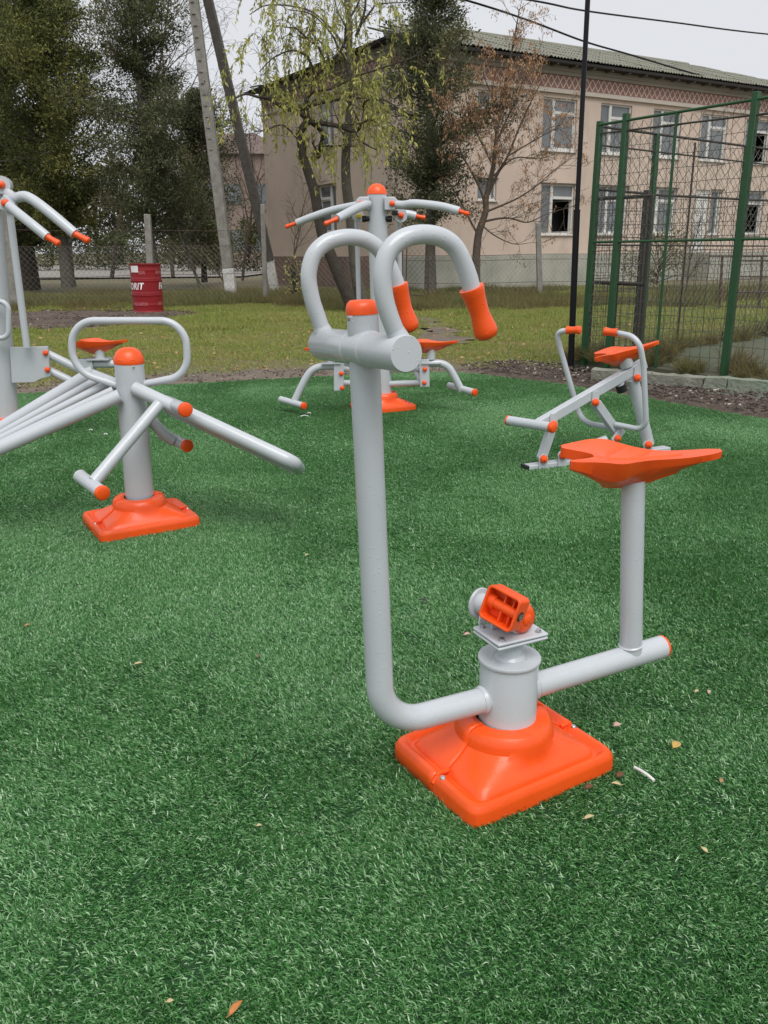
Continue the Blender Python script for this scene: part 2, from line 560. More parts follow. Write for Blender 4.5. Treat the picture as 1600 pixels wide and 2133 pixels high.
gx = np.concatenate([np.linspace(-600, -40, 10), np.linspace(-36, 36, 100), np.linspace(40, 600, 10)])
gy = np.concatenate([np.linspace(-60, -5, 6), np.linspace(-3, 60, 90), np.linspace(64, 1200, 14)])
GX, GY = np.meshgrid(gx, gy)
bump = (value_noise(GX * 0.35 + 50, GY * 0.35 + 50, 3) - 0.5) * 0.10
keep_flat = np.clip((GY - 10.5) / 6, 0, 1)
GZ = -0.006 + bump * keep_flat - 0.03 * (keep_flat == 0)
mb = MB()
mb.add(list(zip(GX.ravel(), GY.ravel(), GZ.ravel())),
       [(j * len(gx) + i, j * len(gx) + i + 1, (j + 1) * len(gx) + i + 1, (j + 1) * len(gx) + i) for j in range(len(gy) - 1) for i in range(len(gx) - 1)])
tag(mb.build("grass_ground", 'ground', kind='structure'), "olive and brown rough ground behind the artificial turf")

TURF = [(-9.0, 6.6), (-3.91, 8.60), (-2.38, 9.16), (-1.0, 9.60), (0.02, 9.88), (0.55, 9.96), (0.92, 9.88), (1.25, 9.62), (1.81, 9.05), (2.5, 8.02), (3.20, 6.91), (5.6, 3.2), (5.6, -1.5), (-9.0, -1.5)]
TURF_EDGE = [(-3.91, 8.60), (-2.38, 9.16), (0.02, 9.91), (0.92, 9.92), (1.81, 9.05), (3.20, 6.91)]
tag(sheet("artificial_turf", TURF, 0.010, 'turfbase', 0.02), "green artificial turf carpet under the exercise machines")

earth = ragged([(-9, 6.4), (-3.9, 8.5), (-2.4, 9.06), (0, 9.8), (1.0, 9.8), (1.5, 10.3), (0.2, 10.75), (-1.2, 10.5), (-3.0, 10.2), (-5, 9.6), (-9, 8.4)], 0.25, 0.07, 3)
tag(sheet("bare_earth_strip", earth, -0.003, 'soil'), "strip of bare trodden earth along the back edge of the turf")
bed = ragged([(-9.5, 15.2), (-6.4, 15.6), (-4.2, 17.4), (-4.3, 20.6), (-6.5, 21.2), (-10.5, 21.0)], 0.4, 0.3, 4)


def mound(name, poly, h, material, cell, seed, label):
    xs, ys = [p[0] for p in poly], [p[1] for p in poly]
    X, Y = np.meshgrid(np.arange(min(xs), max(xs) + cell, cell), np.arange(min(ys), max(ys) + cell, cell))
    P = np.array(poly)
    ins = inside(poly, X, Y)
    d = np.full(X.shape, 1e9)
    for i in range(len(P)):
        a, b = P[i], P[(i + 1) % len(P)]
        ab = b - a
        t = np.clip(((X - a[0]) * ab[0] + (Y - a[1]) * ab[1]) / (ab @ ab + 1e-9), 0, 1)
        d = np.minimum(d, np.hypot(X - a[0] - ab[0] * t, Y - a[1] - ab[1] * t))
    d = np.where(ins, d, -d)
    Z = -0.05 + np.clip(d / 0.35, -0.3, 1) * (h + 0.05) + (value_noise(X * 3.1, Y * 3.1, seed) - 0.5) * h * 0.7 + (value_noise(X * 9, Y * 9, seed + 1) - 0.5) * h * 0.6
    m_ = MB()
    nx = X.shape[1]
    m_.add(list(zip(X.ravel(), Y.ravel(), Z.ravel())), [(j * nx + i, j * nx + i + 1, (j + 1) * nx + i + 1, (j + 1) * nx + i)
           for j in range(X.shape[0] - 1) for i in range(nx - 1) if d[j, i] > -cell * 1.5 or d[j + 1, i + 1] > -cell * 1.5])
    return tag(m_.build(name, material, kind='structure'), label)


mound("dark_soil_bed", bed, 0.06, 'darksoil', 0.16, 11, "bed of dark damp soil in front of the red drum")
path_poly = ragged([(0.75, 12.6), (1.45, 12.9), (1.25, 15.0), (1.05, 17.8), (0.62, 17.9), (0.7, 15.2)], 0.22, 0.20, 5)
tag(sheet("worn_path", path_poly, 0.035, 'soil'), "dark worn patch of earth in the lawn behind the seats")
SOILR = [(1.02, 9.95), (1.86, 9.06), (2.55, 8.0), (3.25, 6.89), (5.7, 3.1), (6.8, 3.4), (3.95, 7.6), (3.05, 9.1), (2.35, 10.15), (1.7, 10.75), (0.9, 10.4)]
mound("soil_border", SOILR, 0.045, 'darksoil', 0.07, 21, "border of dark crumbly soil between turf and concrete kerb")
court_poly = [(2.22, 10.52), (2.42, 10.17), (3.10, 9.25), (3.62, 8.42), (6.9, 3.6), (14, 8.4), (8.2, 15.4), (5.0, 12.45)]
tag(sheet("sports_court", court_poly, 0.115, 'court', 0.14), "faded green court surface inside the wire cage")
road = [(-140, 47), (-7.5, 47), (-6.0, 62), (4, 70), (4, 92), (-140, 92)]
tag(sheet("gravel_road", road, 0.09, 'road'), "pale gravel road beyond the fence and trees")


# ------------------------------------------------------------------ blades: turf, lawn, weeds
def blade_patch(name, size, count, lmin, lmax, width, lean, spread, material, seed, curl=0.6, dirsd=0.7):
    g = np.random.default_rng(seed)
    x, y = (g.random(count) - 0.5) * size, (g.random(count) - 0.5) * size
    L = g.uniform(lmin, lmax, count)
    az = g.normal(0, dirsd, count)
    tilt = np.clip(g.normal(lean, spread, count), 0.02, 1.35)
    d = np.stack([np.cos(az) * np.sin(tilt), np.sin(az) * np.sin(tilt), np.cos(tilt)], 1)
    tilt2 = np.clip(tilt + g.uniform(0, curl, count), 0, 1.5)
    d2 = np.stack([np.cos(az) * np.sin(tilt2), np.sin(az) * np.sin(tilt2), np.cos(tilt2)], 1)
    ph = g.uniform(0, 2 * np.pi, count)
    s = np.stack([np.cos(ph), np.sin(ph), np.zeros(count)], 1)
    s -= d * (s * d).sum(1, keepdims=True)
    s /= np.linalg.norm(s, axis=1, keepdims=True) + 1e-9
    w = (g.uniform(0.7, 1.2, count) * width)[:, None]
    p = np.stack([x, y, np.zeros(count)], 1)
    m_ = p + d * (L * 0.55)[:, None]
    t_ = m_ + d2 * (L * 0.45)[:, None]
    v = np.stack([p - s * w * 0.45, p + s * w * 0.45, m_ + s * w / 2, m_ - s * w / 2, t_], 1)
    shade = np.clip(g.beta(1.4, 2.2, count), 0, 1)
    return bpy.data.objects.new(name, quads_mesh(name, v, 5, material, shade, [(0, 1, 2, 3), (3, 2, 4)]))


def scatter(name, label, cat, patches, pts, rots, idx, scl, z):
    """one 'stuff' object: patches of blades instanced on points by geometry nodes"""
    src = bpy.data.collections.new(name + "_source")
    for i, o in enumerate(patches):
        o.name = "%s_patch_%02d" % (name, i)
        src.objects.link(o)
    me = bpy.data.meshes.new(name)
    me.vertices.add(len(pts))
    co = np.concatenate([pts, np.asarray(z).reshape(-1, 1) if np.ndim(z) else np.full((len(pts), 1), z)], 1)
    me.vertices.foreach_set('co', co.astype(np.float32).ravel())
    for nm, ty, arr in (('rot', 'FLOAT', rots), ('idx', 'INT', idx), ('scl', 'FLOAT', scl)):
        a = me.attributes.new(nm, ty, 'POINT')
        a.data.foreach_set('value', arr.astype(np.float32 if ty == 'FLOAT' else np.int32))
    o = link_mesh(name, me)
    tag(o, label, cat, kind='stuff')
    ng = bpy.data.node_groups.new(name + "_nodes", 'GeometryNodeTree')
    ng.interface.new_socket('Geometry', in_out='INPUT', socket_type='NodeSocketGeometry')
    ng.interface.new_socket('Geometry', in_out='OUTPUT', socket_type='NodeSocketGeometry')
    n, l = ng.nodes, ng.links
    gi, go = n.new('NodeGroupInput'), n.new('NodeGroupOutput')
    ci = n.new('GeometryNodeCollectionInfo')
    ci.inputs['Collection'].default_value = src
    ci.inputs['Separate Children'].default_value = True
    ci.inputs['Reset Children'].default_value = True
    iop = n.new('GeometryNodeInstanceOnPoints')
    iop.inputs['Pick Instance'].default_value = True

    def na(attr, ty):
        q = n.new('GeometryNodeInputNamedAttribute')
        q.data_type = ty
        q.inputs['Name'].default_value = attr
        return q.outputs['Attribute']
    cx = n.new('ShaderNodeCombineXYZ')
    l.new(na('rot', 'FLOAT'), cx.inputs[2])
    l.new(gi.outputs[0], iop.inputs['Points'])
    l.new(ci.outputs[0], iop.inputs['Instance'])
    l.new(na('idx', 'INT'), iop.inputs['Instance Index'])
    l.new(cx.outputs[0], iop.inputs['Rotation'])
    l.new(na('scl', 'FLOAT'), iop.inputs['Scale'])
    l.new(iop.outputs[0], go.inputs[0])
    md = o.modifiers.new("scatter", 'NODES')
    md.node_group = ng
    return o


def in_view(x, y, margin=0.6, zmax=0.3):
    """keep only ground the photograph (or a step beside it) can see"""
    return (y > 0.9) & (np.abs(x) < 0.50 * y + margin + 0.25)


PS = 0.25
big = [blade_patch("p", PS * 1.5, 5200, 0.012, 0.0225, 0.0028, 0.50 + 0.20 * k, 0.34, 'turf', 100 + k + 10 * v, curl=0.9, dirsd=0.95) for k in range(3) for v in range(2)]
SS = 0.0625
small = [blade_patch("p", SS * 1.3, 210, 0.012, 0.0225, 0.0028, 0.6, 0.3, 'turf', 200 + v, curl=.9, dirsd=.95) for v in range(2)]
xs, ys = np.meshgrid(np.arange(-7, 6, PS) + PS / 2, np.arange(0.75, 10.2, PS) + PS / 2)
xs, ys = xs.ravel(), ys.ravel()
corner = np.zeros(len(xs), int)
for dx, dy in ((-1, -1), (1, -1), (-1, 1), (1, 1)):
    corner += inside(TURF, xs + dx * PS * 0.76, ys + dy * PS * 0.76)
full = (corner == 4) & in_view(xs, ys)
part = (corner > 0) & (corner < 4) & in_view(xs, ys)
P1 = np.stack([xs[full], ys[full]], 1)
sub = []
for x, y in zip(xs[part], ys[part]):
    for i in range(4):
        for j in range(4):
            sub.append((x - PS / 2 + SS * (i + .5), y - PS / 2 + SS * (j + .5)))
sub = np.array(sub)
sub = sub[inside(TURF, sub[:, 0], sub[:, 1])]
PT = np.concatenate([P1, sub])
nz1 = value_noise(PT[:, 0] * 1.1 + 9, PT[:, 1] * 1.1 + 4, 5) * 0.65 + value_noise(PT[:, 0] * 3.3, PT[:, 1] * 3.3, 6) * 0.35
nz2 = value_noise(PT[:, 0] * 0.8 + 3, PT[:, 1] * 0.8 + 7, 8) * 0.7 + value_noise(PT[:, 0] * 2.9, PT[:, 1] * 2.9, 9) * 0.3
rot = nz2 * 7.5 + nrg.normal(0, 0.35, len(PT))
k = np.clip((nz1 - 0.25) / 0.5 * 3, 0, 2.99).astype(int)
idx = k * 2 + nrg.integers(0, 2, len(PT))
nfull = len(P1)
idx[nfull:] = 6 + nrg.integers(0, 2, len(PT) - nfull)
scatter("turf_fibres", "short green plastic fibres of the artificial turf", "turf", big + small, PT, rot, idx, np.ones(len(PT)), 0.010)


def ground_z(x, y):
    return np.clip((y - 10.5) / 6, 0, 1) * (value_noise(x * 0.35 + 50, y * 0.35 + 50, 3) - 0.5) * 0.10 - 0.006


# lawn behind the turf: patchy, shorter near the turf, longer away from it
lawn = [blade_patch("p", 0.5, 620, 0.025, 0.06, 0.0045, 0.55, 0.35, 'lawn', 300 + v, dirsd=3.0) for v in range(3)]
lawn += [blade_patch("p", 0.5, 260, 0.02, 0.05, 0.0045, 0.7, 0.35, 'lawn', 310 + v, dirsd=3.0) for v in range(2)]
lawn += [blade_patch("p", 0.5, 520, 0.05, 0.12, 0.006, 0.5, 0.3, 'lawn', 320 + v, dirsd=3.0) for v in range(2)]
xs, ys = np.meshgrid(np.arange(-18, 19, 0.42), np.arange(8.6, 31, 0.42))
xs = xs.ravel() + nrg.uniform(-.12, .12, xs.size)
ys = ys.ravel() + nrg.uniform(-.12, .12, ys.size)
ok = in_view(xs, ys, 1.5) & ~inside(TURF, xs, ys - 0.28) & ~inside(TURF, xs - 0.2, ys) & ~inside(TURF, xs, ys)
ok &= ~inside(bed, xs, ys) & ~(inside(path_poly, xs, ys) & (nrg.random(len(xs)) < 0.8))
ok &= ~inside([(p[0] * 1.0, p[1]) for p in court_poly], xs, ys) & ~inside(SOILR, xs, ys)
edge_d = np.min(np.stack([np.hypot(xs - (a[0] + (b[0] - a[0]) * t), ys - (a[1] + (b[1] - a[1]) * t))
                          for a, b in zip(TURF_EDGE[:-1], TURF_EDGE[1:]) for t in np.linspace(0, 1, 8)]), 0)
dens = np.clip((edge_d - 0.35) / 1.9, 0.0, 1) * 1.25 - 0.55 * (1 - value_noise(xs * 0.8, ys * 0.8, 31)) + 0.30 * (value_noise(xs * 2.3, ys * 2.3, 32) - .3)
ok &= dens > 0.02
PL = np.stack([xs[ok], ys[ok]], 1)
dn = dens[ok]
idx = np.where(dn > 0.48, nrg.integers(0, 3, len(PL)), 3 + nrg.integers(0, 2, len(PL)))
far = PL[:, 1] > 15.5
tall = far & (value_noise(PL[:, 0] * .6, PL[:, 1] * .6, 35) > 0.45)
idx[tall] = 5 + nrg.integers(0, 2, tall.sum())
scatter("lawn_grass", "thin patchy lawn grass behind the artificial turf", "grass", lawn, PL, nrg.uniform(0, 6.28, len(PL)), idx,
        nrg.uniform(0.8, 1.3, len(PL)), ground_z(PL[:, 0], PL[:, 1]))

# tall dry weeds along the fence
weedp = [blade_patch("p", 0.7, 300, 0.12, 0.42, 0.006, 0.42, 0.28, 'weed', 400 + v, curl=0.7, dirsd=3.0) for v in range(4)]
xs, ys = np.meshgrid(np.arange(-17, 14, 0.4), np.arange(20.6, 29.5, 0.4))
xs = xs.ravel() + nrg.uniform(-.2, .2, xs.size)
ys = ys.ravel() + nrg.uniform(-.2, .2, ys.size)
ok = in_view(xs, ys, 1.5) & (value_noise(xs * .7, ys * .7, 41) > np.where((ys > 22.0) & (ys < 26), 0.22, 0.52)) & (np.hypot(xs + 5.8, ys - 21.5) > 0.55)
PW = np.stack([xs[ok], ys[ok]], 1)
scatter("dry_weeds", "belt of rough dry weeds and tall grass along the wire fence", "weeds", weedp, PW, nrg.uniform(0, 6.28, len(PW)),
        nrg.integers(0, 4, len(PW)), nrg.uniform(0.35, 1.0, len(PW)), ground_z(PW[:, 0], PW[:, 1]))


def crumbs(name, label, poly, n, smin, smax, zbase, seed, white=0.05):
    g = np.random.default_rng(seed)
    xs_, ys_ = [p[0] for p in poly], [p[1] for p in poly]
    x, y = g.uniform(min(xs_), max(xs_), n * 3), g.uniform(min(ys_), max(ys_), n * 3)
    ok_ = inside(poly, x, y)
    x, y = x[ok_][:n], y[ok_][:n]
    n = len(x)
    tet = np.array([[1, 1, 1], [1, -1, -1], [-1, 1, -1], [-1, -1, 1]]) / 1.7
    s = g.uniform(smin, smax, n) ** 1.0
    v = np.repeat(tet[None], n, 0) * g.uniform(0.5, 1.3, (n, 4, 3)) * s[:, None, None] * np.array([1, 1, 0.6])
    a = g.uniform(0, 6.28, n)
    c, si = np.cos(a)[:, None], np.sin(a)[:, None]
    vx = v[:, :, 0] * c - v[:, :, 1] * si + x[:, None]
    vy = v[:, :, 0] * si + v[:, :, 1] * c + y[:, None]
    vz = v[:, :, 2] + zbase + s[:, None] * 0.2
    sh = g.beta(1.6, 2.2, n) * 0.66
    sh[g.random(n) < white] = 1.0
    me = quads_mesh(name, np.stack([vx, vy, vz], 2), 4, 'mulch', sh, [(0, 1, 2), (0, 3, 1), (0, 2, 3), (1, 3, 2)])
    return tag(link_mesh(name, me), label, "soil", kind='stuff')


crumbs("soil_crumbs", "clods, chips and pale bits lying on the soil border by the kerb", SOILR, 7000, 0.008, 0.032, 0.05, 51, 0.06)
crumbs("soil_clods", "clods on the dark soil bed by the red drum", bed, 2500, 0.015, 0.05, 0.05, 52, 0.02)
crumbs("earth_bits", "small stones and bits on the bare earth strip", earth, 2200, 0.006, 0.022, 0.0, 53, 0.12)

# ------------------------------------------------------------------ exercise machines
def cap(parent, p, d, r, h, material='orange', name='end_cap', flat=0.5):
    """moulded plug in a tube end: short skirt, then a rounded face"""
    mb = MB().lathe(p, d, [(r * 1.0, -0.004), (r * 1.04, 0), (r * 1.04, h * flat), (r * 0.93, h * 0.85), (r * 0.70, h), (0, h * 1.02)], 20)
    return mb.build(name, material, parent)


def bolt_cap(parent, p, d, r=0.02):
    return MB().lathe(p, d, [(r, -0.002), (r, r * .35), (r * .8, r * .75), (r * .45, r * .9), (r * .4, r * 1.25), (0, r * 1.35)], 14).build('bolt_cap', 'orange', parent)


def base_cover(parent, F, hx, hy, rc, z0=0.012):
    rings = [(1.0, 0, -0.01), (1.0, 0, 0.034), (0.995, 0, 0.042), (0.965, 0, 0.054), (0.915, 0, 0.056), (0.895, 0, 0.053), (0.855, 0, 0.043), (0.815, .0, 0.042), (0.775, .0, 0.058),
             (0.74, .03, 0.066), (0.70, .32, 0.080), (0.68, .70, 0.095), (0.668, 1, 0.108), (0.660, 1, 0.124), (0.640, 1, 0.140), (0.595, 1, 0.151), (0.52, 1, 0.155), ((rc + 0.0015) / 0.205, 1, 0.154)]
    rmean = 0.205
    N = 56
    for half in (0, 1):
        vs, fs = [], []
        for s, w, z in rings:
            for k in range(N + 1):
                th = math.pi * (half + k / N)
                c, si = math.cos(th), math.sin(th)
                q = 1 / ((abs(c) ** 14 + abs(si) ** 14) ** (1 / 14))
                sx, sy = hx * s * q * c, hy * s * q * si
                rx, ry = rmean * s * c, rmean * s * si
                lift = 1.0 + (0.010 if half == 0 else 0.0)   # the far half laps over the near one
                x, y = (sx * (1 - w) + rx * w) * lift, (sy * (1 - w) + ry * w) * lift
                if half == 0:
                    y = max(y, -0.012) if 0 < k < N else -0.012
                vs.append(F.P(x, y, z0 + z + (0.004 if half == 0 else 0)))
        n = N + 1
        fs = [(i * n + k, i * n + k + 1, (i + 1) * n + k + 1, (i + 1) * n + k) for i in range(len(rings) - 1) for k in range(N)]
        mb = MB()
        mb.add(vs, fs)
        h = mb.build('cover_half', 'orange', parent, smooth=32)
        if half == 0:
            md = h.modifiers.new("thickness", 'SOLIDIFY')
            md.thickness, md.offset = 0.004, -1
    for sx in (-1, 1):                                       # the two screws that hold the halves together
        p = F.P(sx * hx * 0.93, -0.035, z0 + 0.053)
        MB().lathe(p, (0, 0, 1), [(0.0085, -0.004), (0.0085, 0.004), (0.006, 0.007), (0.0, 0.007)], 10).build('cover_screw', 'bolt', parent)
        mb = MB()
        mb.tube([F.P(sx * hx * 1.0, -0.016, z0 + 0.035), F.P(sx * hx * 0.93, -0.016, z0 + 0.060), F.P(sx * hx * 0.80, -0.016, z0 + 0.058)], 0.006, 8)
        mb.build('cover_lip', 'orange', parent)


def seat(parent, o, yaw, pitch=0.0, scale=1.0, roll=0.0, name='seat'):
    """leaf shaped moulded seat: notched front (-x), wings raised at the sides, tail rising behind; ribs in low relief"""
    NU, NV = 60, 44
    Mx = Matrix.Translation(Vector(o)) @ Matrix.Rotation(R(yaw), 4, 'Z') @ Matrix.Rotation(R(pitch), 4, 'Y') @ Matrix.Rotation(R(roll), 4, 'X') @ Matrix.Scale(scale, 4)
    ctl = [(0.0, .088), (.03, .100), (.10, .112), (.20, .130), (.28, .142), (.33, .136), (.40, .108), (.48, .078), (.56, .058), (.66, .047), (.80, .039), (.92, .030), (.975, .020), (1.0, .009)]

    def hw(u):
        for (a, wa), (b, wb) in zip(ctl[:-1], ctl[1:]):
            if u <= b:
                t = (u - a) / (b - a)
                return wa + (wb - wa) * t
        return ctl[-1][1]

    def top(u, t):
        w = hw(u)
        x = -0.185 + 0.415 * u
        if u < 0.3:
            x += 0.078 * (1 - u / 0.3) * max(0, 1 - (t / 0.82) ** 2) ** 1.5
        y = w * t
        wing = (0.024 * math.exp(-((u - 0.27) / (0.24 if u < 0.27 else 0.30)) ** 2)) * abs(t) ** 1.6
        s = min(1, max(0, (u - 0.42) / 0.58))
        tail = 0.026 * s ** 1.3
        front = 0.010 * max(0, 1 - u / 0.25)
        z = 0.036 + wing + tail + front
        vein = 0.0
        for c_, sl in ((0.0, 0.0),):
            vein += math.exp(-(y / 0.007) ** 2) * (1 if u < .75 else 0)
        for k_ in (-1, 1):
            vein += 0.9 * math.exp(-((abs(t) * w - (u - 0.18 - 0.13 * (k_ + 1)) * 0.36) / 0.007) ** 2)
        return x, y, z - 0.0055 * min(1, vein) * min(1, max(0, (0.92 - abs(t)) / 0.2))

    vs, fs = [], []
    for i in range(NU + 1):
        for j in range(NV + 1):
            vs.append(top(i / NU, -1 + 2 * j / NV))
    nb = len(vs)
    for i in range(NU + 1):
        u = i / NU
        for j in range(NV + 1):
            t = -1 + 2 * j / NV
            x, y, z = top(u, t)
            edge = max(abs(t) ** 4, 0)
            skirt = 0.019 + 0.033 * math.exp(-((u - 0.26) / 0.16) ** 2)
            core = z - 0.077 * (1 if u < .45 else max(0.25, 1 - (u - .45) / .68)) * min(1, .45 + u / .3)
            zb = min(z - skirt, z - skirt - (1 - abs(t)) ** .7 * max(0, (z - skirt) - core) * 1.0)
            vs.append((x, y * (1 - 0.13 * min(1, max(0, (u - .02) / .25))), zb))
    n = NV + 1
    for i in range(NU):
        for j in range(NV):
            a = i * n + j
            fs.append((a, a + n, a + n + 1, a + 1))
            fs.append((nb + a, nb + a + 1, nb + a + n + 1, nb + a + n))
    for i in range(NU):
        a = i * n
        fs.append((a, nb + a, nb + a + n, a + n))
        a = i * n + NV
        fs.append((a, a + n, nb + a + n, nb + a))
    for j in range(NV):
        a = j
        fs.append((a, a + 1, nb + a + 1, nb + a))
        a = NU * n + j
        fs.append((a, nb + a, nb + a + 1, a + 1))
    mb = MB()
    mb.add([Mx @ Vector(p) for p in vs], fs)
    return mb.build(name, 'orange', parent, smooth=50, bevel=0.004)


# ---- the rocking twister in front
F1 = Frame((0.335, 2.065, 0), 26)
tw = thing("twister_machine", "large grey twister machine in the foreground with two curled handles, orange grips and leaf seat", "exercise machine", F1.o)
base_cover(tw, Frame(F1.o + Vector((-0.007, 0.003, 0)), 31.4), 0.250, 0.196, 0.0805)
MB().lathe(F1.P(0, 0, 0), (0, 0, 1), [(0.0795, 0.10), (0.0795, 0.333), (0.0785, 0.336), (0, 0.336)], 40).build('column', 'grey', tw)
MB().lathe(F1.P(0, 0, 0), (0, 0, 1), [(0.0, 0.3362), (0.084, 0.3362), (0.085, 0.338), (0.085, 0.345), (0.084, 0.3465), (0.0, 0.3468)], 40).build('column_lid', 'grey', tw)
mast = fillet([F1.P(-0.42, 0, 1.268), F1.P(-0.386, 0, 0.235), F1.P(-0.06, 0, 0.233)], 0.125, 12)
MB().tube(mast, 0.0345, 28).build('mast', 'grey', tw)
MB().tube([F1.P(0.06, 0, 0.234), F1.P(0.552, 0, 0.247)], 0.0345, 28).build('seat_arm', 'grey', tw)
cap(tw, F1.P(0.552, 0, 0.247), F1.x, 0.0335, 0.012)
MB().tube([F1.P(0.432, 0, 0.26), F1.P(0.388, 0, 0.79)], 0.0325, 28).build('seat_post', 'grey', tw)
for pth, rr in (([F1.P(-0.092, 0, 0.2335), F1.P(-0.074, 0, 0.2335)], 0.040), ([F1.P(0.074, 0, 0.2345), F1.P(0.090, 0, 0.2345)], 0.0395),
                ([F1.P(0.430, 0, 0.278), F1.P(0.4285, 0, 0.288)], 0.036)):
    MB().tube([pth[0], pth[0].lerp(pth[1], .5), pth[1]], [rr - .004, rr, rr - .005], 28).build('weld_bead', 'grey', tw)
seat(tw, F1.P(0.385, 0, 0.812), -3, 0, 1.0, 1)
MB().lathe(F1.P(-0.4205, 0, 1.268), F1.P(-0.42, 0, 1.268) - F1.P(-0.386, 0, 0.235), [(0.0355, -0.002), (0.0358, 0.010), (0.033, 0.021), (0.026, 0.027), (0.0, 0.028)], 24).build('post_cap', 'orange', tw)
MB().lathe(at(727, 663, 1.83) + Vector((0.002, -0.004, 0)), (-0.8, -0.6, 0), [(0.006, -0.004), (0.006, 0.003), (0.0, 0.004)], 10).build('cap_screw', 'bolt', tw)
ca, cb = F1.px(847, 737, -0.205), F1.px(671, 716, 0.205)
cd = (cb - ca).normalized()
MB().tube([ca, ca + cd * 0.003, cb - cd * 0.003, cb], [0.0355, 0.0375, 0.0375, 0.035], 32).build('cross_tube', 'grey', tw)
for s in (-1, 1):
    q = ca.lerp(cb, 0.47) + cd * 0.040 * s
    MB().tube([q - cd * 0.006, q, q + cd * 0.006], [0.0372, 0.0400, 0.0372], 28).build('weld_bead', 'grey', tw)
near = [(838, 722), (815, 669), (801, 622), (797, 575), (805, 533), (823, 508), (850, 493), (883, 488), (915, 493), (942, 509), (960, 536), (974, 571), (984, 605)]
far = [(677, 702), (664, 665), (650, 622), (643, 575), (653, 532), (677, 507), (703, 497), (731, 494), (760, 499), (785, 515), (805, 541), (820, 572), (829, 598)]
for pts, off, bulb in ((near, -0.172, (1014, 697)), (far, 0.180, (853, 684))):
    path = spline([F1.px(x, y, off) for x, y in pts], 6)
    hd = MB().tube(path, 0.0188, 20).build('handle', 'grey', tw)
    b0 = path[0].lerp(path[3], 0.75)
    MB().tube([path[0].lerp(path[2], .2), path[2], path[3], path[4]], [0.0235, 0.0225, 0.0205, 0.0185], 20).build('weld_bead', 'grey', tw)
    e = F1.px(*bulb, off)
    s0 = F1.px(*pts[-1], off)
    d = (e - s0).normalized()
    L = (e - s0).length
    s0 = s0 - d * 0.006
    pr = [(0.018, 0.0), (0.0265, 0.000), (0.0268, 0.006), (0.0245, 0.018), (0.0225, 0.035), (0.0210, 0.055), (0.0208, 0.068), (0.0222, 0.082), (0.0245, 0.097), (0.0262, 0.110), (0.0258, 0.119), (0.021, 0.128), (0.010, 0.1335), (0, 0.1345)]
    kk = (L + 0.016) / 0.1345
    MB().lathe(s0, d, [(r_ * 0.98, h_ * kk) for r_, h_ in pr], 28).build('grip', 'orange', hd)
# spinning pedal head on the column
hd = MB().lathe(F1.P(0, 0, 0), (0, 0, 1), [(0.044, 0.3468), (0.040, 0.353), (0.035, 0.357), (0.0345, 0.405)], 28).build('pedal_neck', 'grey', tw)
Fh = Frame(F1.P(0, 0, 0), 26)
for k_, (z_, hh) in enumerate(((0.4085, 0.009), (0.4195, 0.009))):
    MB().box(Fh.P(0, 0, z_), (0.158, 0.128, hh), (Fh.x, Fh.y, Fh.z)).build('mount_plate', 'grey', tw, bevel=0.012, bseg=3).modifiers[0].limit_method = 'ANGLE'
for sx in (-1, 1):
    for sy in (-1, 1):
        p = Fh.P(0.058 * sx, 0.046 * sy, 0.424)
        MB().lathe(p, (0, 0, 1), [(0.010, 0), (0.010, 0.0015), (0.0075, 0.0016), (0.0075, 0.008), (0.0, 0.0085)], 6).lathe(p, (0, 0, 1), [(0.006, -0.022), (0.0075, -0.020), (0.0075, -0.013)], 6).build('plate_bolt', 'bolt', tw, smooth=20)
sl = Vector((math.cos(R(-38)), math.sin(R(-38)), -0.10)).normalized()          # axle direction, towards the camera's right
su = Vector((0, 0, 1))
hA, hB = at(1000, 1256, 2.165), at(1090, 1288, 2.045)
hc = hA.lerp(hB, 0.5)
sl = (hB - hA).normalized()
hl2 = (hB - hA).length / 2
sperp = sl.cross(su).normalized()
for o_ in (-0.034, 0.012):
    hz = hc.z - 0.424
    poly = [(-0.050, -hz), (0.050, -hz)] + [(0.050 * math.cos(a_), (hz + .03) * math.sin(a_) - hz) for a_ in np.linspace(0.12, math.pi - .12, 14)]
    MB().prism(poly, hc + sl * o_ + sperp * 0.0, sperp, su, 0.006).build('bracket_ear', 'grey', tw, bevel=0.001)
MB().tube([hc - sl * hl2, hc + sl * (hl2 - .01)], 0.027, 24).build('axle_sleeve', 'grey', tw)
MB().lathe(hc - sl * (hl2 + .004), sl, [(0, 0), (0.042, 0), (0.044, 0.002), (0.044, 0.006), (0.042, 0.008), (0, 0.008)], 28).build('end_disc', 'grey', tw)
MB().lathe(hc - sl * (hl2 - .004), sl, [(0.030, 0), (0.030, 0.022), (0.024, 0.030), (0.0, 0.030)], 20).build('end_disc_hub', 'grey', tw)
MB().lathe(hc + sl * (hl2 - .012), sl, [(0.043, 0), (0.045, 0.002), (0.045, 0.006), (0.0, 0.007)], 28).build('end_disc', 'grey', tw)
ec = MB().lathe(hc + sl * (hl2 - .007), sl, [(0.040, 0), (0.040, 0.010), (0.034, 0.018), (0.022, 0.022), (0, 0.0225)], 28).build('axle_cap', 'orange', tw)
MB().lathe(hc + sl * (hl2 + .013), sl, [(0.016, 0), (0.016, 0.004), (0.012, 0.007), (0, 0.0075)], 20).build('cap_button', 'orange', ec)
# the bicycle-like pedal: open frame round a barrel, hanging on the camera's side
pc = hc + sl * 0.006 + sperp * (-0.0) + Vector((0, 0, 0.030))
toward = Vector((-0.62, -0.74, 0.26)).normalized()
pc = at(1050, 1266, 2.02)
pu = Vector((0.72, -0.66, -0.20)).normalized()                # long side of the pedal
pn = toward                                                   # its open face
pv = pn.cross(pu).normalized()
if pv.z < 0:
    pv = -pv
pu = pv.cross(pn).normalized()
mbp = MB()


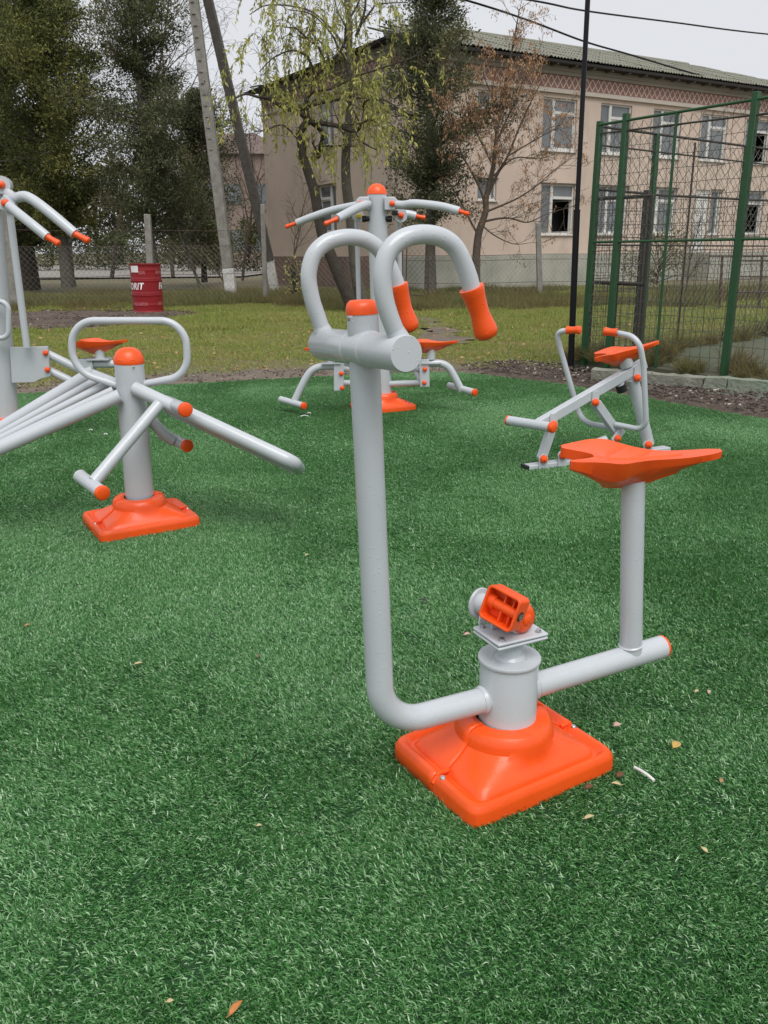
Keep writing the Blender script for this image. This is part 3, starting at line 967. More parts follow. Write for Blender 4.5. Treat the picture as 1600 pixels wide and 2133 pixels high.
def rrect(w, h, r, n=5):
    pts = []
    for cx_, cy_, a0 in ((w / 2 - r, h / 2 - r, 0), (-w / 2 + r, h / 2 - r, 90), (-w / 2 + r, -h / 2 + r, 180), (w / 2 - r, -h / 2 + r, 270)):
        for k_ in range(n + 1):
            a_ = R(a0 + 90 * k_ / n)
            pts.append((cx_ + r * math.cos(a_), cy_ + r * math.sin(a_)))
    return pts


def ring_prism(outer, inner, o, ax, ay, depth):
    o, ax, ay = Vector(o), Vector(ax), Vector(ay)
    nz = ax.cross(ay).normalized() * depth / 2
    n = len(outer)
    m_ = MB()
    L_ = [[o + ax * x + ay * y + nz * s for x, y in P_] for P_, s in ((outer, -1), (outer, 1), (inner, 1), (inner, -1))]
    fs = []
    for a_ in range(4):
        b_ = (a_ + 1) % 4
        for i in range(n):
            j = (i + 1) % n
            fs.append((a_ * n + i, a_ * n + j, b_ * n + j, b_ * n + i))
    m_.add([p for r_ in L_ for p in r_], fs)
    return m_


pb = ring_prism(rrect(0.104, 0.094, 0.013), rrect(0.090, 0.080, 0.009), pc, pu, pv, 0.050)
pb.tube([pc - pu * 0.050, pc + pu * 0.050], 0.014, 16)
pb.tube([pc - pu * 0.046 - pn * 0.004, pc - pu * 0.028 - pn * 0.004], 0.021, 16)
pb.box(pc - pn * 0.004, (0.005, 0.082, 0.030), (pu, pv, pn))
pb.box(pc + pu * 0.026 - pn * 0.004, (0.004, 0.082, 0.026), (pu, pv, pn))
pb.box(pc - pn * 0.017 + pv * 0.026 - pu * 0.03, (0.034, 0.022, 0.006), (pu, pv, pn))
pb.box(pc - pn * 0.017 - pv * 0.026 - pu * 0.03, (0.034, 0.022, 0.006), (pu, pv, pn))
pb.box(pc - pn * 0.017 + pv * 0.026 + pu * 0.036, (0.020, 0.022, 0.006), (pu, pv, pn))
pb.box(pc - pn * 0.017 - pv * 0.026 + pu * 0.036, (0.020, 0.022, 0.006), (pu, pv, pn))
pb.prism(rrect(0.096, 0.086, 0.010), pc - pn * 0.020, pu, pv, 0.006)
pedal = pb.build('pedal', 'orange', tw, bevel=0.002)
MB().lathe(pc + pu * 0.0525, pu, [(0.0135, -0.002), (0.0135, 0.0008), (0.0105, 0.0008)], 20).build('recess_shade', 'black', pedal)  # flat black ring, a recess's shade painted round the bolt
MB().lathe(pc + pu * 0.0525, pu, [(0.0108, 0.0), (0.0108, 0.003), (0.0085, 0.0038), (0.0056, 0.0038), (0.0052, 0.0005), (0, 0.0004)], 6).build('pedal_bolt', 'bolt', pedal, smooth=20)

# ---- the double sit-up bench on the left
F2 = Frame((-1.30, 4.32, 0), 32)
be = thing("sit_up_bench", "grey sit-up bench with an orange dome cap, rounded loop handle and two sloping bench frames", "exercise machine", F2.o)
base_cover(be, Frame(F2.o + Vector((0.006, -0.030, 0)), 31), 0.262, 0.212, 0.0745)
c0, c1 = F2.P(0, 0, 0.10), at(269, 756, 4.31)
ax2 = (c1 - c0).normalized()
MB().tube([c0, c1], 0.0735, 36).build('column', 'grey', be)
dm = MB().lathe(c1, ax2, [(0.0745, -0.002), (0.0765, 0.004), (0.0755, 0.018), (0.071, 0.036), (0.060, 0.056), (0.044, 0.070), (0.022, 0.078), (0, 0.080)], 32).build('dome_cap', 'orange', be)
for a_ in (200, 250, 300):
    d_ = Vector((math.cos(R(a_)), math.sin(R(a_)), 0))
    MB().box(c1 + d_ * 0.0725 + Vector((0, 0, 0.014)), (0.006, 0.024, 0.022), (d_, Vector((-d_.y, d_.x, 0)), Vector((0, 0, 1)))).build('cap_notch', 'orange', dm, bevel=0.002)
MB().lathe(at(278, 764, 4.24), (0.1, -1, 0.1), [(0.005, -0.006), (0.005, 0.003), (0, 0.004)], 10).build('cap_screw', 'bolt', be)
loop = [at(246, 803, 4.31), at(150, 772, 4.31), at(150, 668, 4.31), at(386, 668, 4.31), at(392, 782, 4.31), at(300, 800, 4.31)]
MB().tube(fillet(loop, [0.14, 0.125, 0.12, 0.12], 10), 0.0185, 18).build('handle_loop', 'grey', be)
# right hand bench: side tube in front, slats and second side tube lower behind it
a0, a1 = at(287, 812, 4.24), at(604, 960, 3.98)
bd = (a1 - a0).normalized()
wr = Vector((0.0, 0.53, -0.205)).normalized()
rb = MB().tube(fillet([a0 - bd * 0.02, a1 + bd * 0.02, a1 + bd * 0.02 + wr * 0.27, a0 + wr * 0.27 + bd * 0.1], 0.05, 6), 0.0345, 20)
rbo = rb.build('bench_side_tube', 'grey', be)
for k_ in range(4):
    o_ = wr * (0.06 + 0.05 * k_) + Vector((0, 0, -0.012))
    MB().tube([a0 + o_ + bd * 0.12, a1 + o_ + bd * 0.0], 0.019, 12).build('bench_slat', 'grey', be)
pcap = at(385, 853, 4.04)
MB().tube([at(345, 836, 4.32), pcap], 0.032, 18).build('roller_bar', 'grey', be)
cap(be, pcap, pcap - at(345, 836, 4.32), 0.0345, 0.026)
# near foot bar
f0, f1 = at(332, 842, 4.16), at(196, 1003, 3.875)
MB().tube([f0, f1], 0.030, 18).build('foot_arm', 'grey', be)
g0, g1 = at(168, 993, 3.98), at(212, 1026, 3.77)
MB().tube([g0, g1], 0.033, 20).build('foot_bar', 'grey', be)
cap(be, g1, g1 - g0, 0.0345, 0.022)
cap(be, g0, g0 - g1, 0.033, 0.010, 'grey')
# far foot bar
f0, f1 = at(318, 880, 4.40), at(362, 912, 4.46)
MB().tube(spline([at(312, 870, 4.38), at(335, 897, 4.40), at(362, 918, 4.42)], 5), 0.030, 18).build('foot_arm', 'grey', be)
g0, g1 = at(337, 905, 4.60), at(389, 928, 4.36)
MB().tube([g0, g1], 0.0315, 20).build('foot_bar', 'grey', be)
cap(be, g1, g1 - g0, 0.033, 0.020)
# left hand bench: five tubes side by side, seen from above
l0n, l1n = at(250, 824, 4.22), at(-70, 965, 4.02)
l0f, l1f = at(196, 774, 4.50), at(-60, 930, 4.32)
for k_ in range(5):
    t_ = k_ / 4
    rr = 0.034 if k_ in (0, 4) else 0.021
    A_, B_ = l0n.lerp(l0f, t_), l1n.lerp(l1f, t_)
    if k_ not in (0, 4):
        A_ = A_ + Vector((0, 0, -0.004))
        B_ = B_ + Vector((0, 0, -0.004))
    MB().tube([A_, B_], rr, 16).build('bench_side_tube' if k_ in (0, 4) else 'bench_slat', 'grey', be)
MB().tube([at(184, 778, 4.52), at(246, 802, 4.36)], 0.031, 16).build('roller_bar', 'grey', be)
cap(be, at(184, 778, 4.52), at(184, 778, 4.52) - at(246, 802, 4.36), 0.031, 0.012, 'grey')


# ---- pull-down stations
def tee(parent, a, b, r, capend=True):
    MB().tube([a, b], r, 18).build('foot_bar', 'grey', parent)
    if capend:
        cap(parent, b, b - a, r * 1.05, 0.02)
    cap(parent, a, a - b, r, 0.008, 'grey')


def arm(parent, pts, r, tip, r2=0.018):
    path = spline(pts, 6)
    o = MB().tube(path, r, 16).build('pull_arm', 'grey', parent)
    d = (tip - path[-1]).normalized()
    L = (tip - path[-1]).length
    MB().lathe(path[-1] - d * 0.004, d, [(r2 * 1.15, 0), (r2 * 1.15, 0.006), (r2 * .95, L * .2), (r2 * .85, L * .5), (r2 * 1.05, L * .82), (r2 * 1.0, L * .95), (r2 * .5, L * 1.02), (0, L * 1.03)], 14).build('grip', 'orange', o)
    return o


def at3(px, py, Y):
    return at(px, py, Y * 0.945)


F3 = Frame((0.0, 7.60, 0), 25)
ps = thing("pull_down_station", "grey pull-down station with four orange-tipped arms standing behind the foreground machine", "exercise machine", F3.o)
base_cover(ps, F3, 0.25, 0.20, 0.08)
t1 = at3(785, 405, 8.03)
MB().tube([F3.o + Vector((0, 0, 0.1)), t1], 0.083, 32).build('column', 'grey', ps)
MB().dome(t1, (0, 0, 1), 0.087, 0.088, 28).build('dome_cap', 'orange', ps)
up = Vector((0, 0, 1))
for px_, s_ in ((757, -1), (813, 1)):
    p = at3(px_, 425, 7.98)
    MB().prism([(-0.05, -0.05), (0.03, -0.05), (0.06, -0.02), (0.06, 0.03), (0.03, 0.055), (-0.05, 0.055)], p, (s_, 0, 0), (0, 0, 1), 0.13).build('pivot_plate', 'grey', ps, bevel=0.006)
    bolt_cap(ps, p + Vector((0.015 * s_, -0.068, 0.0)), (0, -1, 0), 0.024)
    MB().lathe(at3(763 if s_ < 0 else 808, 456, 8.0), (s_, 0, 0), [(0.022, -0.03), (0.022, 0.0), (0.026, 0.0), (0.026, 0.035), (0, 0.036)], 14).build('rubber_stop', 'black', ps)
arm(ps, [at3(765, 424, 8.03), at3(740, 428, 8.1), at3(692, 438, 8.2), at3(652, 451, 8.25), at3(619, 464, 8.3)], 0.032, at3(594, 473, 8.3))
arm(ps, [at3(767, 425, 7.95), at3(745, 433, 7.8), at3(722, 445, 7.65), at3(702, 456, 7.55)], 0.036, at3(675, 467, 7.5), 0.019)
arm(ps, [at3(818, 425, 7.95), at3(840, 427, 7.9), at3(860, 424, 7.85), at3(890, 426, 7.8), at3(924, 431, 7.75), at3(957, 440, 7.7)], 0.034, at3(978, 446, 7.65))
arm(ps, [at3(836, 448, 8.3), at3(848, 446, 8.3), at3(866, 450, 8.3)], 0.036, at3(887, 454, 8.3), 0.019)
for px0, py0, px1, py1 in ((743, 452, 748, 642), (831, 450, 834, 640)):
    MB().tube([at3(px0, py0, 8.3), at3(px1, py1, 8.3)], 0.021, 14).build('pull_rod', 'grey', ps)
p = at3(746, 450, 8.22)
MB().lathe(p, (0.3, -1, 0), [(0.05, -0.02), (0.05, 0.02), (0, 0.021)], 18).build('pivot_disc', 'grey', ps)
MB().lathe(p + Vector((0.008, -0.026, 0)), (0.3, -1, 0), [(0.022, 0), (0.02, 0.012), (0, 0.02)], 12).build('bolt_cap', 'yellow', ps)
p = at3(834, 449, 8.22)
MB().lathe(p, (0.2, -1, 0), [(0.058, -0.03), (0.058, 0.02), (0, 0.021)], 18).build('pivot_disc', 'grey', ps)
bolt_cap(ps, p + Vector((0.004, -0.024, 0)), (0.2, -1, 0), 0.026)
MB().box(at3(823, 443, 8.2), (0.05, 0.08, 0.04)).build('rubber_stop', 'black', ps, bevel=0.006)
# seats, foot bars and links either side
for s_, br, bolts, sp, fb, st, yaw, rod in (
        (-1, (706, 784), ((711, 778), (713, 808)), [(698, 763), (672, 763), (652, 770), (637, 788), (613, 836)], ((586, 832), (632, 845)), (690, 738), 188, [(716, 762), (740, 750)]),
        (1, (884, 776), ((885, 769), (884, 797)), [(890, 757), (918, 757), (935, 766), (947, 785), (962, 814)], ((936, 803), (988, 817)), (898, 724), -8, [(862, 765), (880, 798)])):
    p = at3(*br, 7.85)
    MB().box(p, (0.085, 0.10, 0.24), (Vector((1, 0.0, 0)), Vector((0, 1, 0)), Vector((0.03 * -s_, 0, 1)).normalized())).build('link_bracket', 'grey', ps, bevel=0.005)
    for b_ in bolts:
        bolt_cap(ps, at3(*b_, 7.795), (0, -1, 0), 0.020)
    path = fillet([at3(x_, y_, 7.85) for x_, y_ in sp], 0.05, 4)
    MB().tube(spline([at3(x_, y_, 7.85) for x_, y_ in sp], 5), 0.032, 16).build('seat_tube', 'grey', ps)
    tee(ps, at3(*fb[0], 7.98), at3(*fb[1], 7.72), 0.029)
    sc_ = at3(*st, 7.85)
    MB().box(Vector((sc_.x, sc_.y, at3(br[0], 758, 7.85).z + 0.012)), (0.17, 0.13, 0.012)).build('seat_plate', 'grey', ps)
    MB().tube([sc_ + Vector((0, 0, -0.10)), sc_ + Vector((0, 0, 0.0))], 0.036, 16).build('seat_post', 'grey', ps)
    seat(ps, sc_, yaw, 0, 1.0)
    MB().tube([at3(*rod[0], 7.95), at3(*rod[1], 7.9)], 0.027, 14).build('link_tube', 'grey', ps)
    MB().tube([at3(797 + 3 * s_, 770, 8.03), at3(br[0], 768, 7.9)], 0.027, 14).build('link_tube', 'grey', ps)
    MB().tube([at3(797 + 3 * s_, 800, 8.03), at3(br[0], 797, 7.9)], 0.027, 14).build('link_tube', 'grey', ps)

def at4(px, py, Y):
    return at(px, py, Y * 0.943)


F4 = Frame((-2.985, 6.62, 0), 20)
pl = thing("pull_down_station", "grey pull-down station cut off by the left edge, behind the sit-up bench", "exercise machine", F4.o)
base_cover(pl, F4, 0.25, 0.20, 0.08)
MB().tube([F4.o + Vector((0, 0, 0.1)), at4(-26, 395, 7.02)], 0.092, 32).build('column', 'grey', pl)
MB().dome(at4(-26, 395, 7.02), (0, 0, 1), 0.096, 0.09, 28).build('dome_cap', 'orange', pl)
p = at4(4, 385, 6.95)
MB().lathe(p, (0.2, -1, 0), [(0.062, -0.08), (0.062, 0.02), (0, 0.021)], 20).build('pivot_disc', 'grey', pl)
bolt_cap(pl, p + Vector((0.004, -0.022, 0)), (0.2, -1, 0), 0.028)
p = at4(16, 424, 6.85)
MB().prism([(-0.055, 0.0), (0.0, 0.06), (0.055, 0.0), (0.045, -0.04), (0, -0.055), (-0.045, -0.04)], p, (1, 0, 0), (0, 0, 1), 0.09).build('pivot_plate', 'grey', pl, bevel=0.004)
bolt_cap(pl, p + Vector((0.003, -0.048, 0)), (0.1, -1, 0), 0.028)
MB().lathe(at4(2, 425, 6.95), (1, 0, 0), [(0.025, -0.06), (0.025, 0.02), (0, 0.021)], 14).build('rubber_stop', 'black', pl)
arm(pl, [at4(2, 390, 7.0), at4(18, 404, 6.95), at4(32, 412, 6.9), at4(52, 409, 6.86), at4(74, 420, 6.84), at4(110, 448, 6.8), at4(156, 487, 6.76)], 0.037, at4(187, 503, 6.74), 0.024)
arm(pl, [at4(18, 428, 6.72), at4(40, 446, 6.68), at4(70, 470, 6.62), at4(98, 493, 6.6)], 0.034, at4(125, 509, 6.58), 0.023)
MB().tube([at4(19, 432, 6.86), at4(56, 724, 6.86)], 0.026, 14).build('pull_rod', 'grey', pl)
q = [at4(22, 723, 6.95), at4(100, 721, 6.95), at4(106, 783, 6.95), at4(88, 788, 6.95), at4(72, 796, 6.95), at4(26, 797, 6.95)]
o_ = q[0]
MB().prism([((v - o_).x, (v - o_).z) for v in q][::-1], o_, (1, 0, 0), (0, 0, 1), 0.03).build('link_plate', 'grey', pl, bevel=0.003)
for b_ in ((95, 735), (99, 770)):
    bolt_cap(pl, at4(*b_, 6.93), (0, -1, 0), 0.021)
MB().tube([at4(95, 735, 7.0), at4(182, 777, 7.0)], 0.032, 16).build('link_tube', 'grey', pl)
MB().tube([at4(99, 770, 7.0), at4(186, 812, 7.0)], 0.032, 16).build('link_tube', 'grey', pl)
MB().box(at4(184, 778, 7.0), (0.11, 0.1, 0.23)).build('link_bracket', 'grey', pl, bevel=0.004)
MB().tube([at4(190, 758, 7.0), at4(245, 758, 7.0), at4(300, 800, 7.0)], 0.032, 16).build('seat_tube', 'grey', pl)
sc_ = at4(206, 724, 7.0)
MB().box(Vector((sc_.x, sc_.y, at4(206, 747, 7.0).z)), (0.17, 0.13, 0.012)).build('seat_plate', 'grey', pl)
MB().tube([sc_ + Vector((0, 0, -0.09)), sc_], 0.036, 16).build('seat_post', 'grey', pl)
seat(pl, sc_, -6, 0, 1.0)
MB().tube(fillet([at4(-20, 628, 6.85), at4(18, 628, 6.85), at4(18, 704, 6.85), at4(-14, 704, 6.85)], 0.09, 8), 0.019, 14).build('handle_loop', 'grey', pl)

# ---- the rowing machine on the right
F5 = Frame((0.955, 5.37, 0), 22)
rw = thing("rowing_machine", "grey rowing machine with orange leaf seat and two bent handlebars near the kerb", "exercise machine", F5.o)
P5 = F5.px
MB().bar(P5(1096, 976), P5(1390, 937), 0.075, 0.05).build('base_rail', 'grey', rw, bevel=0.004)
e_ = P5(1096, 976)
MB().box(e_ - F5.x * 0.008, (0.02, 0.078, 0.053), (F5.x, F5.y, F5.z)).build('rail_end_cap', 'black', rw, bevel=0.003)
for px_, py_, ear_y in ((1132, 956, 962), (1172, 948, 955), (1350, 926, 934)):
    for o_ in (-0.045, 0.045):
        c_ = P5(px_, py_, o_)
        poly = [(-0.03, -0.09), (0.03, -0.09), (0.03, 0.0)] + [(0.03 * math.cos(a_), 0.03 * math.sin(a_)) for a_ in np.linspace(0.3, math.pi - .3, 8)] + [(-0.03, 0.0)]
        MB().prism(poly, c_, F5.x, (0, 0, 1), 0.008).build('pivot_ear', 'grey', rw)
    MB().tube([P5(px_, py_, -0.04), P5(px_, py_, 0.04)], 0.032, 16).build('pivot_hub', 'grey', rw)
    bolt_cap(rw, P5(px_, py_, -0.050), -F5.y, 0.027)
MB().bar(P5(1128, 955), P5(1147, 897), 0.055, 0.05).build('front_leg', 'grey', rw, bevel=0.004)
MB().tube([P5(1170, 947), P5(1200, 938), P5(1262, 915)], 0.027, 14).build('lower_link', 'grey', rw)
b0, b1 = P5(1122, 884), P5(1342, 756)
MB().bar(b0, b1, 0.062, 0.062).build('seat_beam', 'grey', rw, bevel=0.004)
MB().tube([P5(1060, 876, 0.20), P5(1148, 890, -0.13)], 0.032, 20).build('foot_bar', 'grey', rw)
cap(rw, P5(1148, 890, -0.13), P5(1148, 890, -0.13) - P5(1060, 876, 0.20), 0.034, 0.03)
cap(rw, P5(1060, 876, 0.20), P5(1060, 876, 0.20) - P5(1148, 890, -0.13), 0.033, 0.012)
for px_, py_ in ((1153, 884), (1240, 838), (1327, 787)):
    for o_ in (-0.038, 0.038):
        c_ = P5(px_, py_, o_)
        poly = [(-0.027, 0.07), (-0.027, 0.0)] + [(0.027 * math.cos(a_), 0.027 * math.sin(a_)) for a_ in np.linspace(math.pi + .3, 2 * math.pi - .3, 8)] + [(0.027, 0.0), (0.027, 0.07)]
        MB().prism(poly, c_ - F5.z * 0.0, F5.x, (0, 0, 1), 0.008).build('beam_ear', 'grey', rw)
    MB().tube([P5(px_, py_, -0.034), P5(px_, py_, 0.034)], 0.029, 16).build('pivot_hub', 'grey', rw)
    bolt_cap(rw, P5(px_, py_, -0.044), -F5.y, 0.025)
MB().bar(P5(1240, 838), P5(1288, 905), 0.06, 0.055).build('handle_link', 'grey', rw, bevel=0.004)
for o_ in (-0.045, 0.045):
    c_ = P5(1284, 910, o_)
    MB().bar(c_ + F5.P(0.05, 0, 0.05) - F5.o, c_ - F5.P(0.02, 0, 0.03) + F5.o, 0.008, 0.055, F5.z).build('pivot_ear', 'grey', rw)
bolt_cap(rw, P5(1286, 913, -0.05), -F5.y, 0.024)
MB().tube([P5(1351, 925), P5(1318, 790)], 0.040, 20).build('rear_leg', 'grey', rw)
MB().tube([P5(1290, 780), P5(1292, 806)], 0.030, 18).build('bumper', 'grey', rw)
MB().tube([P5(1292, 801), P5(1296, 815)], 0.0345, 18).build('bumper_pad', 'black', rw)
seat(rw, P5(1300, 744, 0.0) + Vector((0, 0, 0.0)), -14, -13, 1.0, 4)
MB().tube([P5(1306, 762, 0), P5(1300, 742, 0)], 0.045, 14).build('seat_block', 'grey', rw)
hl = [P5(1188, 689, 0.19), P5(1159, 690, 0.27), P5(1166, 722, 0.27), P5(1206, 862, 0.22), P5(1222, 881, 0.13), P5(1290, 894, 0.03)]
MB().tube(fillet(hl, [0.05, 0.12, 0.09, 0.08], 7), 0.0185, 16).build('handlebar', 'grey', rw)
hr = [P5(1283, 693, -0.05), P5(1331, 703, -0.22), P5(1341, 762, -0.22), P5(1347, 897, -0.22), P5(1282, 884, -0.03)]
MB().tube(fillet(hr, [0.13, 0.3, 0.07], 8), 0.0185, 16).build('handlebar', 'grey', rw)
for a_, b_ in ((P5(1181, 688, 0.2), P5(1210, 687, 0.12)), (P5(1286, 693, -0.07), P5(1258, 690, 0.0))):
    d_ = (b_ - a_).normalized()
    L_ = (b_ - a_).length
    MB().lathe(a_, d_, [(0.019, 0), (0.027, 0), (0.027, 0.006), (0.0235, L_ * .3), (0.022, L_ * .5), (0.026, L_ * .75), (0.0285, L_ * .88), (0.025, L_ * .97), (0.012, L_ * 1.02), (0, L_ * 1.03)], 16).build('grip', 'orange', rw)

# ------------------------------------------------------------------ the two-storey building
BO = Vector((0.41, 30.0, 0.0))
BA = 31.5
BU = Vector((math.cos(R(BA)), math.sin(R(BA)), 0))        # along the long facade, to the right
BN = Vector((BU.y, -BU.x, 0))                             # out of the long facade
BL, BW, BH = 25.0, 10.2, 7.62
UP = Vector((0, 0, 1))
bld = thing("school_building", "two-storey pinkish stucco building with corrugated roof and lattice frieze", "building", BO)


class Wall:
    def __init__(self, o, u, n):
        self.o, self.u, self.n = Vector(o), Vector(u), Vector(n)

    def P(self, a, z, off=0.0):
        return self.o + self.u * a + UP * z + self.n * off

    def box(self, mb, a0, a1, z0, z1, o0, o1):
        return mb.box(self.P((a0 + a1) / 2, (z0 + z1) / 2, (o0 + o1) / 2), (a1 - a0, o1 - o0, z1 - z0), (self.u, self.n, UP))


WR = Wall(BO, BU, BN)
WL = Wall(BO, -BN, -BU)


def facade(w, length, z0, z1, holes, depth=0.16):
    mb = MB()
    ua = sorted({0.0, length, *[h[0] for h in holes], *[h[1] for h in holes]})
    za = sorted({z0, z1, *[h[2] for h in holes], *[h[3] for h in holes]})
    for i in range(len(ua) - 1):
        for j in range(len(za) - 1):
            cu, cz = (ua[i] + ua[i + 1]) / 2, (za[j] + za[j + 1]) / 2
            if any(h[0] < cu < h[1] and h[2] < cz < h[3] for h in holes):
                continue
            mb.add([w.P(ua[i], za[j]), w.P(ua[i + 1], za[j]), w.P(ua[i + 1], za[j + 1]), w.P(ua[i], za[j + 1])], [(0, 1, 2, 3)])
    for a0, a1, b0, b1 in holes:
        for q in (((a0, b0), (a1, b0)), ((a1, b0), (a1, b1)), ((a1, b1), (a0, b1)), ((a0, b1), (a0, b0))):
            mb.add([w.P(*q[0]), w.P(*q[1]), w.P(*q[1], -depth), w.P(*q[0], -depth)], [(0, 1, 2, 3)])
    return mb


ups = [(6.42 + 2.87 * k, 8.08 + 2.87 * k, 4.80, 6.57) for k in range(6)]
los = [(6.50 + 2.87 * k, 8.18 + 2.87 * k, 1.86, 3.66) for k in range(6)]
door = (los[3][0], los[3][0] + 0.86, 1.12, 3.66)
los[3] = (los[3][0] + 0.96, los[3][1], 1.86, 3.66)
smalls = [(3.46, 4.26, 5.98, 6.58), (3.52, 4.38, 3.02, 3.74)]
lefts = [(4.00, 5.35, 5.02, 6.62), (3.95, 5.35, 1.98, 3.72)]
wall_r = facade(WR, BL, 0.0, BH, ups + los + [door] + smalls).build('wall', 'stucco', bld, smooth=0)
wall_l = facade(WL, BW, 0.0, BH, lefts).build('wall', 'stucco', bld, smooth=0)
mb = MB()
pA, pB, pC, pD = WR.P(BL, 0), WR.P(BL, 0, -BW), WR.P(0, 0, -BW), WR.P(0, 0)
mb.add([pA, pB, pB + UP * BH, pA + UP * BH], [(0, 1, 2, 3)])
mb.add([pB, pC, pC + UP * BH, pB + UP * BH], [(0, 1, 2, 3)])
mb.add([WR.P(0.3, BH - 0.02, -0.3), WR.P(BL - .3, BH - 0.02, -0.3), WR.P(BL - .3, BH - 0.02, -BW + .3), WR.P(0.3, BH - 0.02, -BW + .3)], [(0, 1, 2, 3)])
mb.build('rear_wall', 'stucco', bld, smooth=0)
mb = MB()                                                  # near-black sheets behind the windows, the rooms' shade put into their colour
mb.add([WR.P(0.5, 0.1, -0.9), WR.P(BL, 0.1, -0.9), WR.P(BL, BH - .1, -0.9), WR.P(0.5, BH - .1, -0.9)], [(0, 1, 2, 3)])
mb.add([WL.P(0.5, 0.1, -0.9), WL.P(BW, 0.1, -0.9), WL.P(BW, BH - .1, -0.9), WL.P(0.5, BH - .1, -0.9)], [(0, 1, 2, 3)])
mb.build('room_shade_sheet', 'roomshade', bld, smooth=0)
# plinth, mouldings, frieze and cornice
mb = MB(); WR.box(mb, -0.07, BL, -0.3, 1.13, 0.002, 0.07); WR.box(mb, -0.07, door[0] - 0.05, 1.13, 1.15, 0.002, 0.05)
mb.build('plinth', 'plinth', bld, smooth=0, bevel=0.01)
mb = MB(); WL.box(mb, 0.0, BW, -0.3, 1.15, 0.002, 0.07)
mb.build('plinth', 'plinthpink', bld, smooth=0, bevel=0.01)
for w, ln, a0 in ((WR, BL, -0.1), (WL, BW, 0.0)):
    mb = MB()
    w.box(mb, a0 if w is WR else 0.0, ln, 6.72, 6.80, 0.002, 0.10)
    w.box(mb, (a0 + .04) if w is WR else 0.0, ln, 6.80, 6.875, 0.002, 0.06)
    mb.build('moulding', 'mould', bld, smooth=0, bevel=0.006)
    mb = MB()
    w.box(mb, a0 if w is WR else 0.0, ln, 7.32, 7.44, 0.002, 0.09)
    w.box(mb, a0 if w is WR else 0.0, ln, 7.442, 7.615, 0.002, 0.13)
    mb.build('cornice', 'cornice', bld, smooth=0, bevel=0.006)
    mb = MB(); w.box(mb, 0.0, ln, 6.875, 7.32, 0.002, 0.02)
    fr = mb.build('frieze', 'frieze', bld, smooth=0)
    per = 0.29
    n_ = int(ln / per)
    meshes = {}
    z0_, z1_ = 6.90, 7.30
    for k in range(n_):
        for s in (0, 1):
            a_, b_ = (k * per, (k + 1) * per) if s == 0 else ((k + 1) * per, k * per)
            a_, b_ = a_ + 0.05, b_ + 0.05
            # two families of slanted strips, a full diamond per period
            if (w, s) not in meshes:
                m2 = MB().bar(w.P(a_, z0_, 0.026 + 0.004 * s), w.P(b_, z1_, 0.026 + 0.004 * s), 0.012, 0.036, w.u)
                me_o = m2.build('lattice_strip', 'lattice', fr, smooth=0)
                meshes[(w, s)] = me_o
            else:
                c = meshes[(w, s)].copy()
                COL.objects.link(c)
                c.parent = fr
                c.location = w.u * (k * per)


